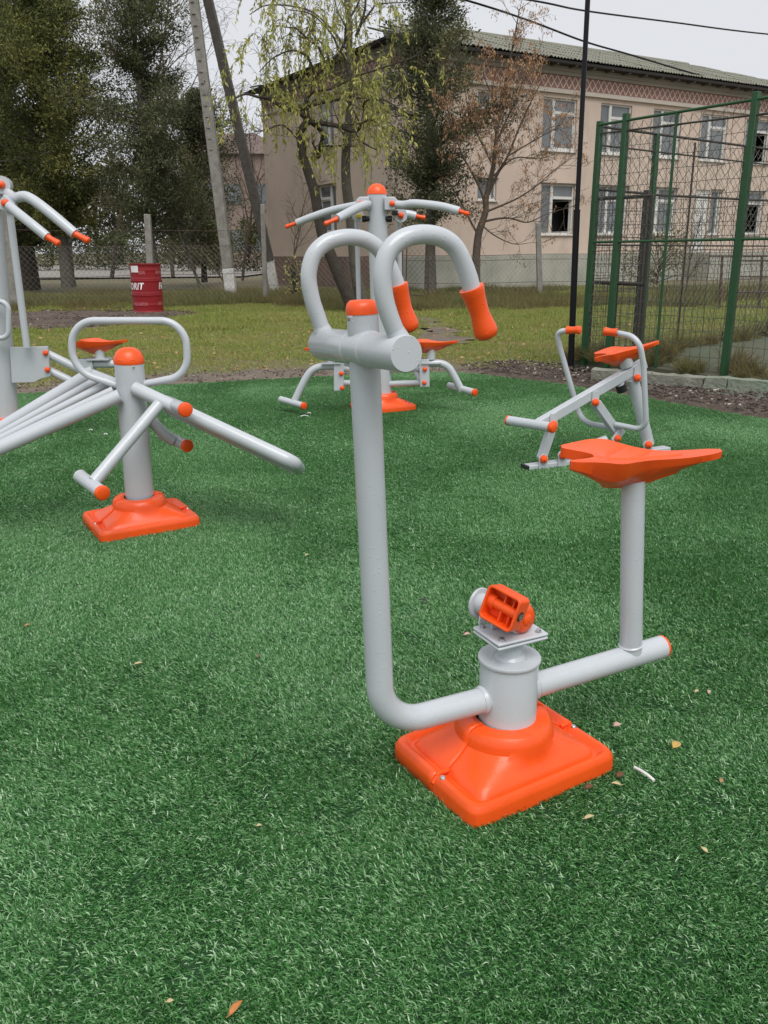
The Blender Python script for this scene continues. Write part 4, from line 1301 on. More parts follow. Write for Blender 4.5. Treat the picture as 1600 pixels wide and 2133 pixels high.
def window(w, a0, a1, z0, z1, kind='full', open_=False):
    f = MB()
    d0, d1 = -0.13, -0.07
    t = 0.065
    w.box(f, a0, a0 + t, z0, z1, d0, d1); w.box(f, a1 - t, a1, z0, z1, d0, d1)
    w.box(f, a0 + t, a1 - t, z0, z0 + t, d0, d1); w.box(f, a0 + t, a1 - t, z1 - t, z1, d0, d1)
    W = a1 - a0
    panes = []
    if kind == 'full':
        m0, m1 = a0 + W * 0.30, a0 + W * 0.30 + 0.13
        zt = z1 - (z1 - z0) * 0.27
        w.box(f, m0, m1, z0 + t, z1 - t, d0 + .003, d1 + 0.012)
        w.box(f, m1, a1 - t, zt - 0.05, zt + 0.05, d0 + .005, d1 + 0.008)
        panes = [(a0 + t, m0, z0 + t, z1 - t, 'glass'), (m1, a1 - t, zt + 0.05, z1 - t, 'glass'), (m1, a1 - t, z0 + t, zt - 0.05, 'roomshade' if open_ else 'glass')]
        # sash of the large light
        s_ = 0.05
        q0, q1, r0, r1 = m1, a1 - t, z0 + t, zt - 0.05
        if not open_:
            w.box(f, q0, q0 + s_, r0, r1, d0 - .02, d1 - .018); w.box(f, q1 - s_, q1, r0, r1, d0 - .02, d1 - .018)
            w.box(f, q0 + s_, q1 - s_, r0, r0 + s_, d0 - .02, d1 - .018); w.box(f, q0 + s_, q1 - s_, r1 - s_, r1, d0 - .02, d1 - .018)
    else:
        panes = [(a0 + t, a1 - t, z0 + t, z1 - t, 'glass')]
        w.box(f, a0 + W * .70, a0 + W * .70 + .06, z0 + t, z1 - t, d0 + .003, d1 + 0.006)
    fo = f.build('window', 'winframe', bld, smooth=0, bevel=0.006)
    for a, b, c, d, m in panes:
        if m == 'roomshade':
            continue
        p = MB()
        p.add([w.P(a - .01, c - .01, -0.115), w.P(b + .01, c - .01, -0.115), w.P(b + .01, d + .01, -0.115), w.P(a - .01, d + .01, -0.115)], [(0, 1, 2, 3)])
        p.build('pane', m, fo, smooth=0)
    if open_:                                              # the sash swung into the room
        q = w.P(a1 - t, 0, -0.13)
        s = MB()
        dirn = (-w.n * 0.9 - w.u * 0.35).normalized()
        wd = (a1 - t) - (a0 + W * .30 + .13)
        for h0, h1, x0, x1 in ((z0 + t, zt - .05, 0, .06), (z0 + t, zt - .05, wd - .06, wd), (z0 + t, z0 + t + .06, .06, wd - .06), (zt - .11, zt - .05, .06, wd - .06)):
            s.box(q + dirn * ((x0 + x1) / 2) + UP * ((h0 + h1) / 2), (x1 - x0, 0.045, h1 - h0), (dirn, dirn.cross(UP), UP))
        s.build('sash', 'winframe', fo, smooth=0)
    s = MB()
    w.box(s, a0 - 0.05, a1 + 0.05, z0 - 0.045, z0 - 0.003, -0.10, 0.075)
    s.build('sill', 'winframe', fo, smooth=0, bevel=0.006)
    if z0 < 4:
        l_ = MB()
        w.box(l_, a0 - 0.06, a1 + 0.06, z1 + 0.003, z1 + 0.035, -0.02, 0.05)
        l_.build('lintel_board', 'rafter', fo, smooth=0)


for k, h in enumerate(ups):
    window(WR, *h, open_=(k == 4))
for k, h in enumerate(los):
    window(WR, *h, open_=(k in (0, 4)), kind='small' if k == 3 else 'full')
for h in smalls:
    window(WR, *h, kind='small')
for h in lefts:
    window(WL, *h)
mb = MB()
WR.box(mb, door[0], door[1], door[2], door[3], -0.12, -0.06)
dr = mb.build('door', 'doorwhite', bld, smooth=0, bevel=0.005)
mb = MB()
for zz in (1.25, 2.05, 2.8):
    WR.box(mb, door[0] + .1, door[1] - .1, zz, zz + .62, -0.061, -0.045)
mb.build('door_panel', 'winframe', dr, smooth=0, bevel=0.01)
mb = MB()
WR.box(mb, door[0] - .5, door[1] + .6, 0.0, 1.10, 0.072, 1.4); WR.box(mb, door[1] + .603, door[1] + 1.0, 0.0, 0.74, 0.072, 1.4); WR.box(mb, door[1] + 1.003, door[1] + 1.4, 0.0, 0.37, 0.072, 1.4)
mb.build('door_steps', 'plinth', bld, smooth=0, bevel=0.015)
# hipped roof of corrugated sheets with an open dark eave
OV, SL = 0.55, 0.335
ridge_h = BH + 0.09 + (BW / 2 + OV) * SL
e0 = BH + 0.09


def roof_pt(u, v):            # u along the long side, v distance up the slope plan (0 eave .. BW/2+OV ridge)
    return WR.P(u, e0 + v * SL, OV - v)


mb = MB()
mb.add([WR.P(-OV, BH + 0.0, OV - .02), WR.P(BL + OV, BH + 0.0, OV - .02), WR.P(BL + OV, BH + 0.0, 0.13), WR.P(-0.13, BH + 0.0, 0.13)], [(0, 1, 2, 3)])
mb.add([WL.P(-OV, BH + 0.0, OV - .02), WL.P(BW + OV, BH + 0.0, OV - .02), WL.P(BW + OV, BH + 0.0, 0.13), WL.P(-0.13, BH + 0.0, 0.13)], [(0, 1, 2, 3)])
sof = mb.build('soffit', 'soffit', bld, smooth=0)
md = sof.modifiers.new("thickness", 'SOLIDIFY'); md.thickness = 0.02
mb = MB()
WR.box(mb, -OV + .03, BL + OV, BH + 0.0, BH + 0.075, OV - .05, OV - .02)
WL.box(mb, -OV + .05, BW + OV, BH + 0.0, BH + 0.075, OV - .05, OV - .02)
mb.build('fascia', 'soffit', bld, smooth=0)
raf = MB()
WR.box(raf, 0.25, 0.35, BH - 0.075, BH - 0.022, 0.13, OV - .06)
r0_ = raf.build('rafter_end', 'rafter', bld, smooth=0)
for k in range(1, 28):
    c = r0_.copy(); COL.objects.link(c); c.parent = bld; c.location = BU * (0.9 * k)
mb = MB()                                                  # boarding under the sheets, all four slopes
hw_ = BW / 2 + OV
A_, B_ = WR.P(-OV, e0 - .03, OV - .03), WR.P(BL + OV, e0 - .03, OV - .03)
C_, D_ = WR.P(BL + OV, e0 - .03, -BW - OV + .03), WR.P(-OV, e0 - .03, -BW - OV + .03)
E_, G_ = WR.P(-OV + hw_, ridge_h - .03, -BW / 2), WR.P(BL + OV - hw_, ridge_h - .03, -BW / 2)
mb.add([A_, B_, C_, D_, E_, G_], [(0, 1, 5, 4), (1, 2, 5), (2, 3, 4, 5), (3, 0, 4)])
roof = mb.build('roof', 'soffit', bld, smooth=0)


def roof_sheet(o, u, up, length, rise, wpx=1.13, seed=0, cut=None):
    """one corrugated sheet: o lower left corner, u along the eave, up the slope"""
    m_ = MB()
    n = 28
    nrm = u.cross(up).normalized()
    vs = []
    for j in (0, 1):
        for i in range(n + 1):
            x = wpx * i / n
            z = 0.026 * math.cos(2 * math.pi * x / 0.15)
            vs.append(o + u * x + up * (length * j) + nrm * (z + 0.03 + (0.022 if j == 0 else 0.0)))
    m_.add(vs, [(i, i + 1, n + 2 + i, n + 1 + i) for i in range(n)])
    return m_


slope = (Vector((0, 0, SL)) - BN).normalized()
sl_len = hw_ * math.sqrt(1 + SL * SL)
rows = 5
rl = sl_len / rows
proto = None
jr = random.Random(4)
for rr_ in range(rows):
    v = rr_ * rl / math.sqrt(1 + SL * SL)
    for c_ in range(24):
        u0 = -OV + c_ * 1.13
        if u0 + 0.5 < -OV + v - 0.2 or u0 + .6 > BL + OV - v + .3:
            continue
        base = roof_pt(u0, v)
        if proto is None:
            proto = roof_sheet(base, BU, slope, rl + 0.12, 0).build('roof_sheet', 'roof', roof, smooth=60)
            pbase = base
        else:
            s = proto.copy(); COL.objects.link(s); s.parent = roof
            s.location = base - pbase + Vector((0, 0, jr.uniform(-0.006, 0.006)))
slopeL = (Vector((0, 0, SL)) + BU).normalized()
proto = None
for rr_ in range(rows):
    v = rr_ * rl / math.sqrt(1 + SL * SL)
    for c_ in range(10):
        u0 = -OV + c_ * 1.13
        if u0 + 0.5 < -OV + v - .2 or u0 + .6 > BW + OV - v + .3:
            continue
        base = WL.P(u0, e0 + v * SL, OV - v)
        if proto is None:
            proto = roof_sheet(base, WL.u, slopeL, rl + 0.12, 0).build('roof_sheet', 'roof', roof, smooth=60)
            pbase = base
        else:
            s = proto.copy(); COL.objects.link(s); s.parent = roof
            s.location = base - pbase + Vector((0, 0, jr.uniform(-0.006, 0.006)))
for a_, b_ in ((E_, G_), (A_, E_)):
    MB().tube([a_ + UP * .07, b_ + UP * .07], 0.09, 8).build('ridge_cap', 'roof', roof)

# a far house seen between the poles
fh = thing("distant_house", "reddish distant house with dark roof glimpsed between the two leaning poles", "house", (-11.5, 74, 0))
mb = MB().box((-11.5, 74, 4.2), (8, 7, 8.6)); mb.build('wall', 'brickfar', fh, smooth=0)
mb = MB(); mb.add([(-15.8, 70.2, 8.5), (-7.2, 70.2, 8.5), (-7.2, 77.8, 8.5), (-15.8, 77.8, 8.5), (-13, 74, 10.4), (-10, 74, 10.4)], [(0, 1, 5, 4), (1, 2, 5), (2, 3, 4, 5), (3, 0, 4), (3, 2, 1, 0)])
mb.build('roof', 'rooffar', fh, smooth=0)
for xx in (-13.6, -11.5, -9.4):
    for zz in (2.2, 5.6):
        MB().box((xx, 70.49, zz), (1.2, 0.06, 1.5)).build('window', 'glass', fh, smooth=0)

# ------------------------------------------------------------------ kerb, cage, flag pole
kb = thing("concrete_kerb", "low weathered concrete kerb between soil border and court", "kerb", gr(1430, 785, 0.1))
kb['kind'] = 'structure'
K1, K0 = gr(1600, 797, 0.15), gr(1352, 779, 0.15)
kd = (K1 - K0); kd.z = 0; kd.normalize()
kn = Vector((kd.y, -kd.x, 0))
if kn.y > 0:
    kn = -kn
krg = random.Random(9)
pos = -0.62
for ln, m_, dz in ((0.62, 'kerbc', 0.0), (0.55, 'kerbc', -0.004), (0.22, 'kerbgreen', 0.006), (0.75, 'kerbgreen', 0.002), (0.9, 'kerbgreen', 0.0), (1.0, 'kerbc', 0.0)):
    c = K0 + kd * (pos + ln / 2) - kn * (0.075 + krg.uniform(-.012, .012))
    mb = MB()
    nx, ny, nz_ = 10, 3, 3
    # upper course of the block, with a worn uneven face
    mb.box((c.x, c.y, 0.035 + dz), (ln - 0.012, 0.16, 0.235), (kd, kn, UP))
    o = mb.build('kerb_block', m_, kb, smooth=30)
    sub_ = o.modifiers.new("cuts", 'SUBSURF'); sub_.subdivision_type = 'SIMPLE'; sub_.levels = sub_.render_levels = 3
    tx = bpy.data.textures.get("kerb_wear") or bpy.data.textures.new("kerb_wear", 'CLOUDS')
    tx.noise_scale = 0.12
    dm_ = o.modifiers.new("wear", 'DISPLACE'); dm_.texture = tx; dm_.strength = 0.045; dm_.mid_level = 0.55; dm_.texture_coords = 'GLOBAL'
    mb = MB().box((c.x + kn.x * 0.018, c.y + kn.y * 0.018, -0.06 + dz), (ln - 0.004, 0.20, 0.14), (kd, kn, UP))
    o2 = mb.build('kerb_footing', 'kerbc', kb, smooth=30)
    sub_ = o2.modifiers.new("cuts", 'SUBSURF'); sub_.subdivision_type = 'SIMPLE'; sub_.levels = sub_.render_levels = 3
    dm_ = o2.modifiers.new("wear", 'DISPLACE'); dm_.texture = tx; dm_.strength = 0.05; dm_.mid_level = 0.5; dm_.texture_coords = 'GLOBAL'
    pos += ln

G0 = Vector((2.40, 10.15, 0.12))
FD = Vector((0.6308, -0.7759, 0)).normalized()
SD = Vector((math.cos(R(38)), math.sin(R(38)), 0))
cage = thing("wire_cage", "tall green sports court cage of square posts and wire mesh behind the kerb", "fence", G0)
for d_, t_, h_, w_ in ((FD, 0.0, 2.60, 0.060), (FD, 0.34, 2.64, 0.062), (FD, 1.79, 2.66, 0.066), (FD, 3.9, 2.66, 0.066), (SD, 1.10, 2.55, 0.06), (SD, 3.10, 2.52, 0.06), (SD, 5.2, 2.5, 0.06), (SD, 7.4, 2.5, 0.06)):
    b_ = G0 + d_ * t_
    lean = Vector((0.025, 0.0, 0)) if t_ in (0.0, 0.34, 1.79) else Vector((0, 0, 0))
    MB().bar(b_ - UP * .1, b_ + UP * h_ + lean, w_, w_, d_).build('cage_post', 'green', cage, bevel=0.006)


def rails(d_, segs, r, m_, name):
    for t0, z0_, t1, z1_ in segs:
        MB().tube([G0 + d_ * t0 + UP * z0_, G0 + d_ * t1 + UP * z1_], r, 8).build(name, m_, cage)


rails(FD, [(0.0, 2.56, 4.0, 2.63)], 0.015, 'green', 'cage_rail')
rails(FD, [(0.0, 1.33, 4.0, 1.345)], 0.014, 'green', 'cage_rail')
rails(FD, [(0.0, 2.47, 4.0, 2.44)], 0.010, 'darkiron', 'cage_rail')
rails(SD, [(0.0, 2.55, 9.0, 2.48), (0.0, 1.90, 1.1, 1.88), (1.1, 1.87, 9, 1.87)], 0.015, 'darkiron', 'cage_rail')
rails(SD, [(0.0, 2.36, 9.0, 2.28), (0.0, 1.30, 9, 1.22), (0, .05, 9, .05)], 0.010, 'darkiron', 'cage_rail')
tp = G0 + FD * 0.98
MB().tube([tp + UP * 0.0, tp + UP * 2.57], 0.016, 8).build('cage_strut', 'green', cage)
for t_ in (0.55, 1.9, 4.2, 6.2):
    q_ = G0 + SD * t_
    MB().tube([q_ + UP * 0.0, q_ + UP * 2.5], 0.013, 6).build('cage_strut', 'darkiron', cage)
MB().bar(G0 + SD * 1.0 - UP * .1, G0 + SD * 1.0 + UP * 1.92, 0.07, 0.07, SD).build('gate_post', 'darkiron', cage, bevel=0.004)


def zigzag(o, d, length, z0, z1, pitch, r, seed, sag=0.004):
    """woven chain link: each wire zigzags upwards and hooks into its neighbours"""
    mb_ = MB()
    g = random.Random(seed)
    nd = Vector((d.y, -d.x, 0))
    nw = int(length / pitch)
    nr = int((z1 - z0) / (pitch * 1.1))
    for i in range(nw):
        x0 = i * pitch
        pts = []
        ph = g.uniform(-.06, .06) * pitch
        for j in range(nr + 1):
            s = ((i + j) % 2)
            x = x0 + (pitch if s else 0.0) + ph * math.sin(j * 0.3)
            pts.append(o + d * x + UP * (z0 + (z1 - z0) * j / nr) + nd * (0.004 * (1 if s else -1)))
        vs, fs = [], []
        for k_, p in enumerate(pts):
            vs += [p + d * r, p - d * r * 0.5 + nd * r * 0.87, p - d * r * 0.5 - nd * r * 0.87]
        for k_ in range(len(pts) - 1):
            for c_ in range(3):
                a_, b_ = k_ * 3 + c_, k_ * 3 + (c_ + 1) % 3
                fs.append((a_, b_, b_ + 3, a_ + 3))
        mb_.add(vs, fs)
    return mb_


def gridmesh(o, d, length, z0, z1, px_, pz_, r, seed, wob=0.006):
    mb_ = MB()
    g = random.Random(seed)
    nd = Vector((d.y, -d.x, 0))
    n_ = int(length / px_)
    for i in range(n_ + 1):
        pts = [o + d * (i * px_ + g.uniform(-wob, wob)) + UP * (z0 + (z1 - z0) * j / 10) + nd * g.uniform(-.008, .008) for j in range(11)]
        mb_.tube(pts, r, 3, caps=False)
    m_ = int((z1 - z0) / pz_)
    for j in range(m_ + 1):
        pts = [o + d * (length * i / 14) + UP * (z0 + pz_ * j + g.uniform(-wob, wob)) + nd * g.uniform(-.01, .01) for i in range(15)]
        mb_.tube(pts, r, 3, caps=False)
    return mb_


fo_ = G0 - Vector((FD.y, -FD.x, 0)) * 0.0
gridmesh(G0, FD, 4.0, 0.02, 2.55, 0.115, 0.135, 0.0030, 1, 0.01).build('wire_mesh', 'wiregreen', cage, smooth=0, kind='stuff')
zigzag(G0 + Vector((0.02, 0.02, 0)), FD, 4.0, 1.34, 2.55, 0.058, 0.0026, 2).build('wire_mesh', 'wiregreen', cage, smooth=0, kind='stuff')
zigzag(G0, SD, 8.0, 0.03, 2.50, 0.055, 0.0030, 3).build('wire_mesh', 'wiregalv', cage, smooth=0, kind='stuff')
gridmesh(G0 + Vector((0.03, -0.02, 0)), SD, 8.0, 0.03, 1.88, 0.15, 0.15, 0.0032, 5).build('wire_mesh', 'wiregreen', cage, smooth=0, kind='stuff')
# the gate leaf, standing open inside the front panel
ga, gb_ = gr(1234, 722, 0.20), gr(1345, 716, 0.22)
ga, gb_ = at(1236, 560, 10.42), at(1346, 560, 9.92)
ga.z = gb_.z = 0
gm = MB()
fw = 0.042
z0_, z1_ = 0.20, 1.93
for a_, b_ in ((ga + UP * z0_, ga + UP * z1_), (gb_ + UP * z0_, gb_ + UP * z1_), (ga + UP * z0_, gb_ + UP * z0_), (ga + UP * z1_, gb_ + UP * z1_), (ga + UP * 1.0, gb_ + UP * 0.985)):
    gm.tube([a_, b_], fw / 2, 8)
gate = gm.build('gate', 'darkiron', cage)
gridmesh(ga, (gb_ - ga).normalized(), (gb_ - ga).length, z0_, z1_, 0.07, 0.07, 0.0022, 6, 0.003).build('gate_mesh', 'wiregreen', gate, smooth=0, kind='stuff')

fpole = thing("flag_pole", "slim black pole leaning slightly beside the green cage", "pole", gr(1188, 775))
p0, p1, p2 = at(1188, 785, 10.06), at(1202, 438, 10.06), at(1226, -30, 10.06)
MB().tube([p0 - UP * .05, p1], 0.037, 16).build('lower_tube', 'blackpaint', fpole)
MB().tube([p1 - (p1 - p0).normalized() * .01, p1 + (p2 - p1).normalized() * 0.006], 0.040, 16).build('sleeve', 'blackpaint', fpole)
MB().tube([p1, p2, p2 + (p2 - p1) * 0.3], 0.027, 16).build('upper_tube', 'blackpaint', fpole)

# ------------------------------------------------------------------ power pole with brace, overhead cables
pp = thing("power_pole", "tall grey concrete power pole with whitewashed foot", "utility pole", gr(485, 617))
b_ = gr(483, 617)
top_ = at(396, -60, 27.9)
lo_ = b_.lerp(top_, 0.095)
MB().bar(b_ - UP * .3, lo_, 0.34, 0.34, (1, 0, 0)).build('whitewashed_foot', 'whitewash', pp, bevel=0.03)
def taper(a, b, w0, w1, d_=(1, 0, 0)):
    a, b = Vector(a), Vector(b)
    t = (b - a).normalized()
    s = Vector(d_); s = (s - t * s.dot(t)).normalized()
    u = t.cross(s)
    m_ = MB()
    vs = [a + s * x * w0 / 2 + u * y * w0 / 2 for x, y in ((-1, -1), (1, -1), (1, 1), (-1, 1))] + [b + s * x * w1 / 2 + u * y * w1 / 2 for x, y in ((-1, -1), (1, -1), (1, 1), (-1, 1))]
    m_.add(vs, [(0, 1, 2, 3), (7, 6, 5, 4), (0, 4, 5, 1), (1, 5, 6, 2), (2, 6, 7, 3), (3, 7, 4, 0)])
    return m_
pr_ = taper(lo_, top_, 0.335, 0.27)
pr_.build('pole_shaft', 'concrete', pp, bevel=0.02)
st = MB()
dirp = (top_ - lo_).normalized()
for k in range(16):
    c = lo_.lerp(top_, 0.42 + 0.037 * k)
    st.box(c + Vector((-0.03, -0.150, 0)), (0.10, 0.03, 0.018))
st.build('pole_notch', 'poledark', pp, smooth=0)
ps_ = thing("pole_brace", "dark leaning brace pole beside the grey power pole, its foot whitewashed", "utility pole", gr(572, 598))
b_ = at(574, 597, 30.5)
t_ = at(424, -40, 28.2)
lo_ = b_.lerp(t_, 0.10)
MB().bar(b_ - UP * .4, lo_, 0.30, 0.30, (1, 0, 0)).build('whitewashed_foot', 'whitewash', ps_, bevel=0.03)
taper(lo_, t_, 0.30, 0.27).build('pole_shaft', 'poledark', ps_, bevel=0.02)


def cable(label, pts, r):
    path = spline(pts, 10)
    o = MB().tube(path, r, 6).build("overhead_cable", 'blackpaint')
    tag(o, label, "cable", "overhead cables")


cable("overhead cable running down to the roof edge of the school building", [at(400, -140, 28), at(700, -75, 28.5), at(970, 0, 29), at(1100, 42, 31), at(1217, 86, 33), at(1310, 113, 34.7), at(1400, 140, 36.5), at(1480, 163, 37.9), at(1549, 181, 39)], 0.032)
cable("upper overhead cable crossing the sky above the roof to the right edge", [at(400, -120, 28), at(800, -50, 29), at(1110, 1, 30), at(1217, 22, 32), at(1400, 46, 36), at(1600, 71, 40), at(1900, 96, 46)], 0.030)

# ------------------------------------------------------------------ old wire fence
wf = thing("wire_fence", "old chain link fence on weathered posts in front of the building", "fence", (-0.5, 25.0, 0))
for lo, hi, Y, w_ in (((38, 650), (10, 436), 22.0, 0.26), ((318, 650), (307, 446), 24.0, 0.19), ((553, 630), (547, 425), 24.9, 0.135), ((1126, 625), (1121, 464), 25.3, 0.16), ((1640, 640), (1636, 480), 26.0, 0.16)):
    a_, c_ = at(*lo, Y), at(*hi, Y)
    taper(a_ - UP * .2, c_, w_, w_ * 0.85).build('fence_post', 'concrete', wf, bevel=0.02)
fl = [(-15, 21.0), (-9.2, 22.05), (-6.26, 24.0), (-3.28, 24.95), (0.6, 25.2), (4.52, 25.36), (12.3, 26.05), (16, 26.5)]
for k_, (p, q) in enumerate(zip(fl[:-1], fl[1:])):
    a_, c_ = Vector((*p, 0)), Vector((*q, 0))
    d_ = (c_ - a_).normalized()
    h_ = 1.55 if k_ < 3 else 1.22
    zigzag(a_, d_, (c_ - a_).length, 0.05, h_, 0.068, 0.0042, 20 + k_).build('wire_mesh', 'wiregalv', wf, smooth=0, kind='stuff')
    for zz in ((h_, h_ - .14, 0.45) if k_ > 2 else (h_, 1.95, .8)):
        MB().tube([a_ + UP * zz, a_.lerp(c_, .5) + UP * (zz - .03), c_ + UP * zz], 0.006, 4).build('strand_wire', 'rust', wf, smooth=0)

og = thing("iron_gate_frame", "small rusty iron gate frame with torn mesh beside the conifer trunk", "gate", (0.95, 23.9, 0))
ga, gb_ = at(840, 560, 23.9), at(893, 560, 23.9)
gm = MB()
za, zb, zt = at(840, 632, 23.9).z, at(890, 612, 23.9).z, at(866, 482, 23.9).z
for a_, b_ in (((838, 600), (839, 518)), ((846, 600), (848, 486)), ((892, 615), (893, 480)), ((848, 482), (896, 478)), ((848, 492), (892, 494)), ((846, 612), (886, 616)), ((850, 631), (880, 634)), ((886, 616), (881, 634))):
    gm.tube([at(*a_, 23.9), at(*b_, 23.9)], 0.018, 6)
gm.build('frame', 'rust', og)
zigzag(at(848, 560, 23.9) * 1.0 - UP * at(848, 560, 23.9).z, Vector((1, 0, 0)), 0.62, 0.25, zt - .1, 0.07, 0.004, 77).build('wire_mesh', 'wiregreen', og, smooth=0, kind='stuff')

cf = thing("climbing_frame", "low rusty iron frame of bars on the grass inside the cage", "climbing frame", (8.1, 19.6, 0))
for (x0, y0, x1, y1) in ((1478, 533, 1660, 533), (1535, 543, 1660, 543), (1537, 576, 1660, 576), (1537, 608, 1660, 608), (1534, 640, 1660, 641)):
    MB().tube([at(x0, y0, 19.6), at(x1, y1, 19.6)], 0.022, 6).build('crossbar', 'rust', cf)
for (x0, y0, x1, y1) in ((1505, 533, 1498, 660), (1538, 533, 1531, 662), (1588, 533, 1581, 664), (1625, 533, 1620, 664)):
    MB().tube([at(x0, y0, 19.6), at(x1, y1, 19.6)], 0.03, 6).build('upright', 'rust', cf)

# ------------------------------------------------------------------ red drum
DX = at(310, 649, 20.3)
dc = Vector((DX.x, DX.y, DX.z))
drum = thing("oil_drum", "dented red steel drum with white lettering and open top, standing on the soil bed", "drum", dc)
dr_, dh = 0.345, 1.075
prof = []
for i in range(61):
    z = dh * i / 60
    b = 0.0
    for zc in (0.36, 0.66):
        b += 0.014 * math.exp(-((z / dh - zc) / 0.012) ** 2)
        b += 0.009 * math.exp(-((z / dh - zc - 0.04) / 0.012) ** 2)
    for zc in (0.88, 0.16):
        b += 0.006 * math.exp(-((z / dh - zc) / 0.02) ** 2)
    r_ = dr_ + b + (0.012 if i in (0, 1) else 0) + (0.014 if i in (59, 60) else 0)
    prof.append((r_, z))
prof += [(dr_ - .004, dh), (dr_ - .012, dh - .03), (dr_ - .014, 0.25), (0, 0.24)]
body = MB().lathe(dc, (0.012, -0.02, 1), prof, 48).build('drum_body', 'red', drum, smooth=50)
MB().lathe(dc + UP * 0.0, (0.012, -0.02, 1), [(dr_ - .017, dh - 0.012), (dr_ - .017, 0.27), (0, 0.262)], 40).build('drum_inside', 'rustin', drum)
face = math.atan2(-dc.y, -dc.x)                            # azimuth that looks back at the camera


def on_drum(ang_deg, z, lift=0.003):
    a = face + R(ang_deg)
    return dc + Vector((math.cos(a), math.sin(a), 0)) * (dr_ + lift) + UP * z + Vector((0.012, -0.02, 0)) * z


def wrap_text(txt, a0, a1, z0, h):
    cu = bpy.data.curves.new("drum_text", 'FONT')
    cu.body = txt
    cu.size = 1.0
    cu.shear = 0.25
    cu.offset = 0.035
    cu.space_character = 1.12
    to = bpy.data.objects.new("drum_text", cu)
    COL.objects.link(to)
    dg = bpy.context.evaluated_depsgraph_get()
    me = bpy.data.meshes.new_from_object(to.evaluated_get(dg))
    bpy.data.objects.remove(to)
    xs_ = [v.co.x for v in me.vertices]
    ys_ = [v.co.y for v in me.vertices]
    x0_, x1_, y0_, y1_ = min(xs_), max(xs_), min(ys_), max(ys_)
    org = root_org(drum)
    for v in me.vertices:
        a = a0 + (a1 - a0) * (v.co.x - x0_) / (x1_ - x0_)
        v.co = on_drum(a, z0 + h * (v.co.y - y0_) / (y1_ - y0_), 0.004) - org
    me.materials.clear()
    me.materials.append(M['white'])
    o = link_mesh('lettering', me, drum)
    return o


wrap_text("FAVORIT", -128, -9, dh * 0.475, 0.155)
wrap_text("FAVORIT", 50, 169, dh * 0.475, 0.155)


def drum_patch(a0, a1, z0, z1, m_, name, lift=0.005):
    mb_ = MB()
    n_ = 6
    vs = [on_drum(a0 + (a1 - a0) * i / n_, z, lift) for z in (z0, z1) for i in range(n_ + 1)]
    mb_.add(vs, [(i, i + 1, n_ + 2 + i, n_ + 1 + i) for i in range(n_)])
    return mb_.build(name, m_, drum, smooth=0)


drum_patch(-63, -27, dh * 0.83, dh * 0.965, 'white', 'paper_label', 0.008)
for a0, a1, zc in ((-26, -2, 0.80), (38, 70, 0.80), (-60, -2, 0.155), (38, 70, 0.155)):
    drum_patch(a0, a1, dh * (zc - 0.012), dh * (zc + 0.06), 'palepatch', 'pale_mark', 0.009)

# ------------------------------------------------------------------ trees
def grow(mb, p, d, L, r, lvl, S, out, g, seg=5):
    """a wandering branch with children; the last level's paths are collected in out"""
    n = S['n'][lvl]
    path, rs = [p.copy()], [r]
    d = d.normalized()
    for i in range(n):
        d = (d + Vector((g.gauss(0, 1), g.gauss(0, 1), g.gauss(0, 1))) * S['wob'][lvl] + UP * S['lift'][lvl]).normalized()
        path.append(path[-1] + d * (L / n))
        rs.append(r * (1 - (1 - S['tip']) * (i + 1) / n))
    mb.tube(path, rs, max(3, seg - lvl), caps=False)
    out.setdefault(lvl, []).append(path)
    if lvl + 1 < len(S['n']):
        spawn(mb, path, rs, L, lvl, S, out, g, seg)


def spawn(mb, path, rs, L, lvl, S, out, g, seg=5):
    k = S['kids'][lvl]
    for i in range(k):
        t = S['t0'][lvl] + (1 - S['t0'][lvl]) * (i + g.random()) / k
        f = t * (len(path) - 1)
        j = min(int(f), len(path) - 2)
        q = path[j].lerp(path[j + 1], f - j)
        ax = (path[j + 1] - path[j]).normalized()
        a_, b_ = frame_of(ax)[1:]
        ph = g.uniform(0, 2 * math.pi)
        an = R(g.uniform(*S['ang'][lvl]))
        dd = ax * math.cos(an) + (a_ * math.cos(ph) + b_ * math.sin(ph)) * math.sin(an)
        dd.y *= S.get('flat', 1.0)
        grow(mb, q, dd, L * S['ratio'][lvl] * g.uniform(.6, 1.15) * (1.15 - 0.5 * t), max(S['rmin'], rs[j] * S['rr'][lvl]), lvl + 1, S, out, g, seg)


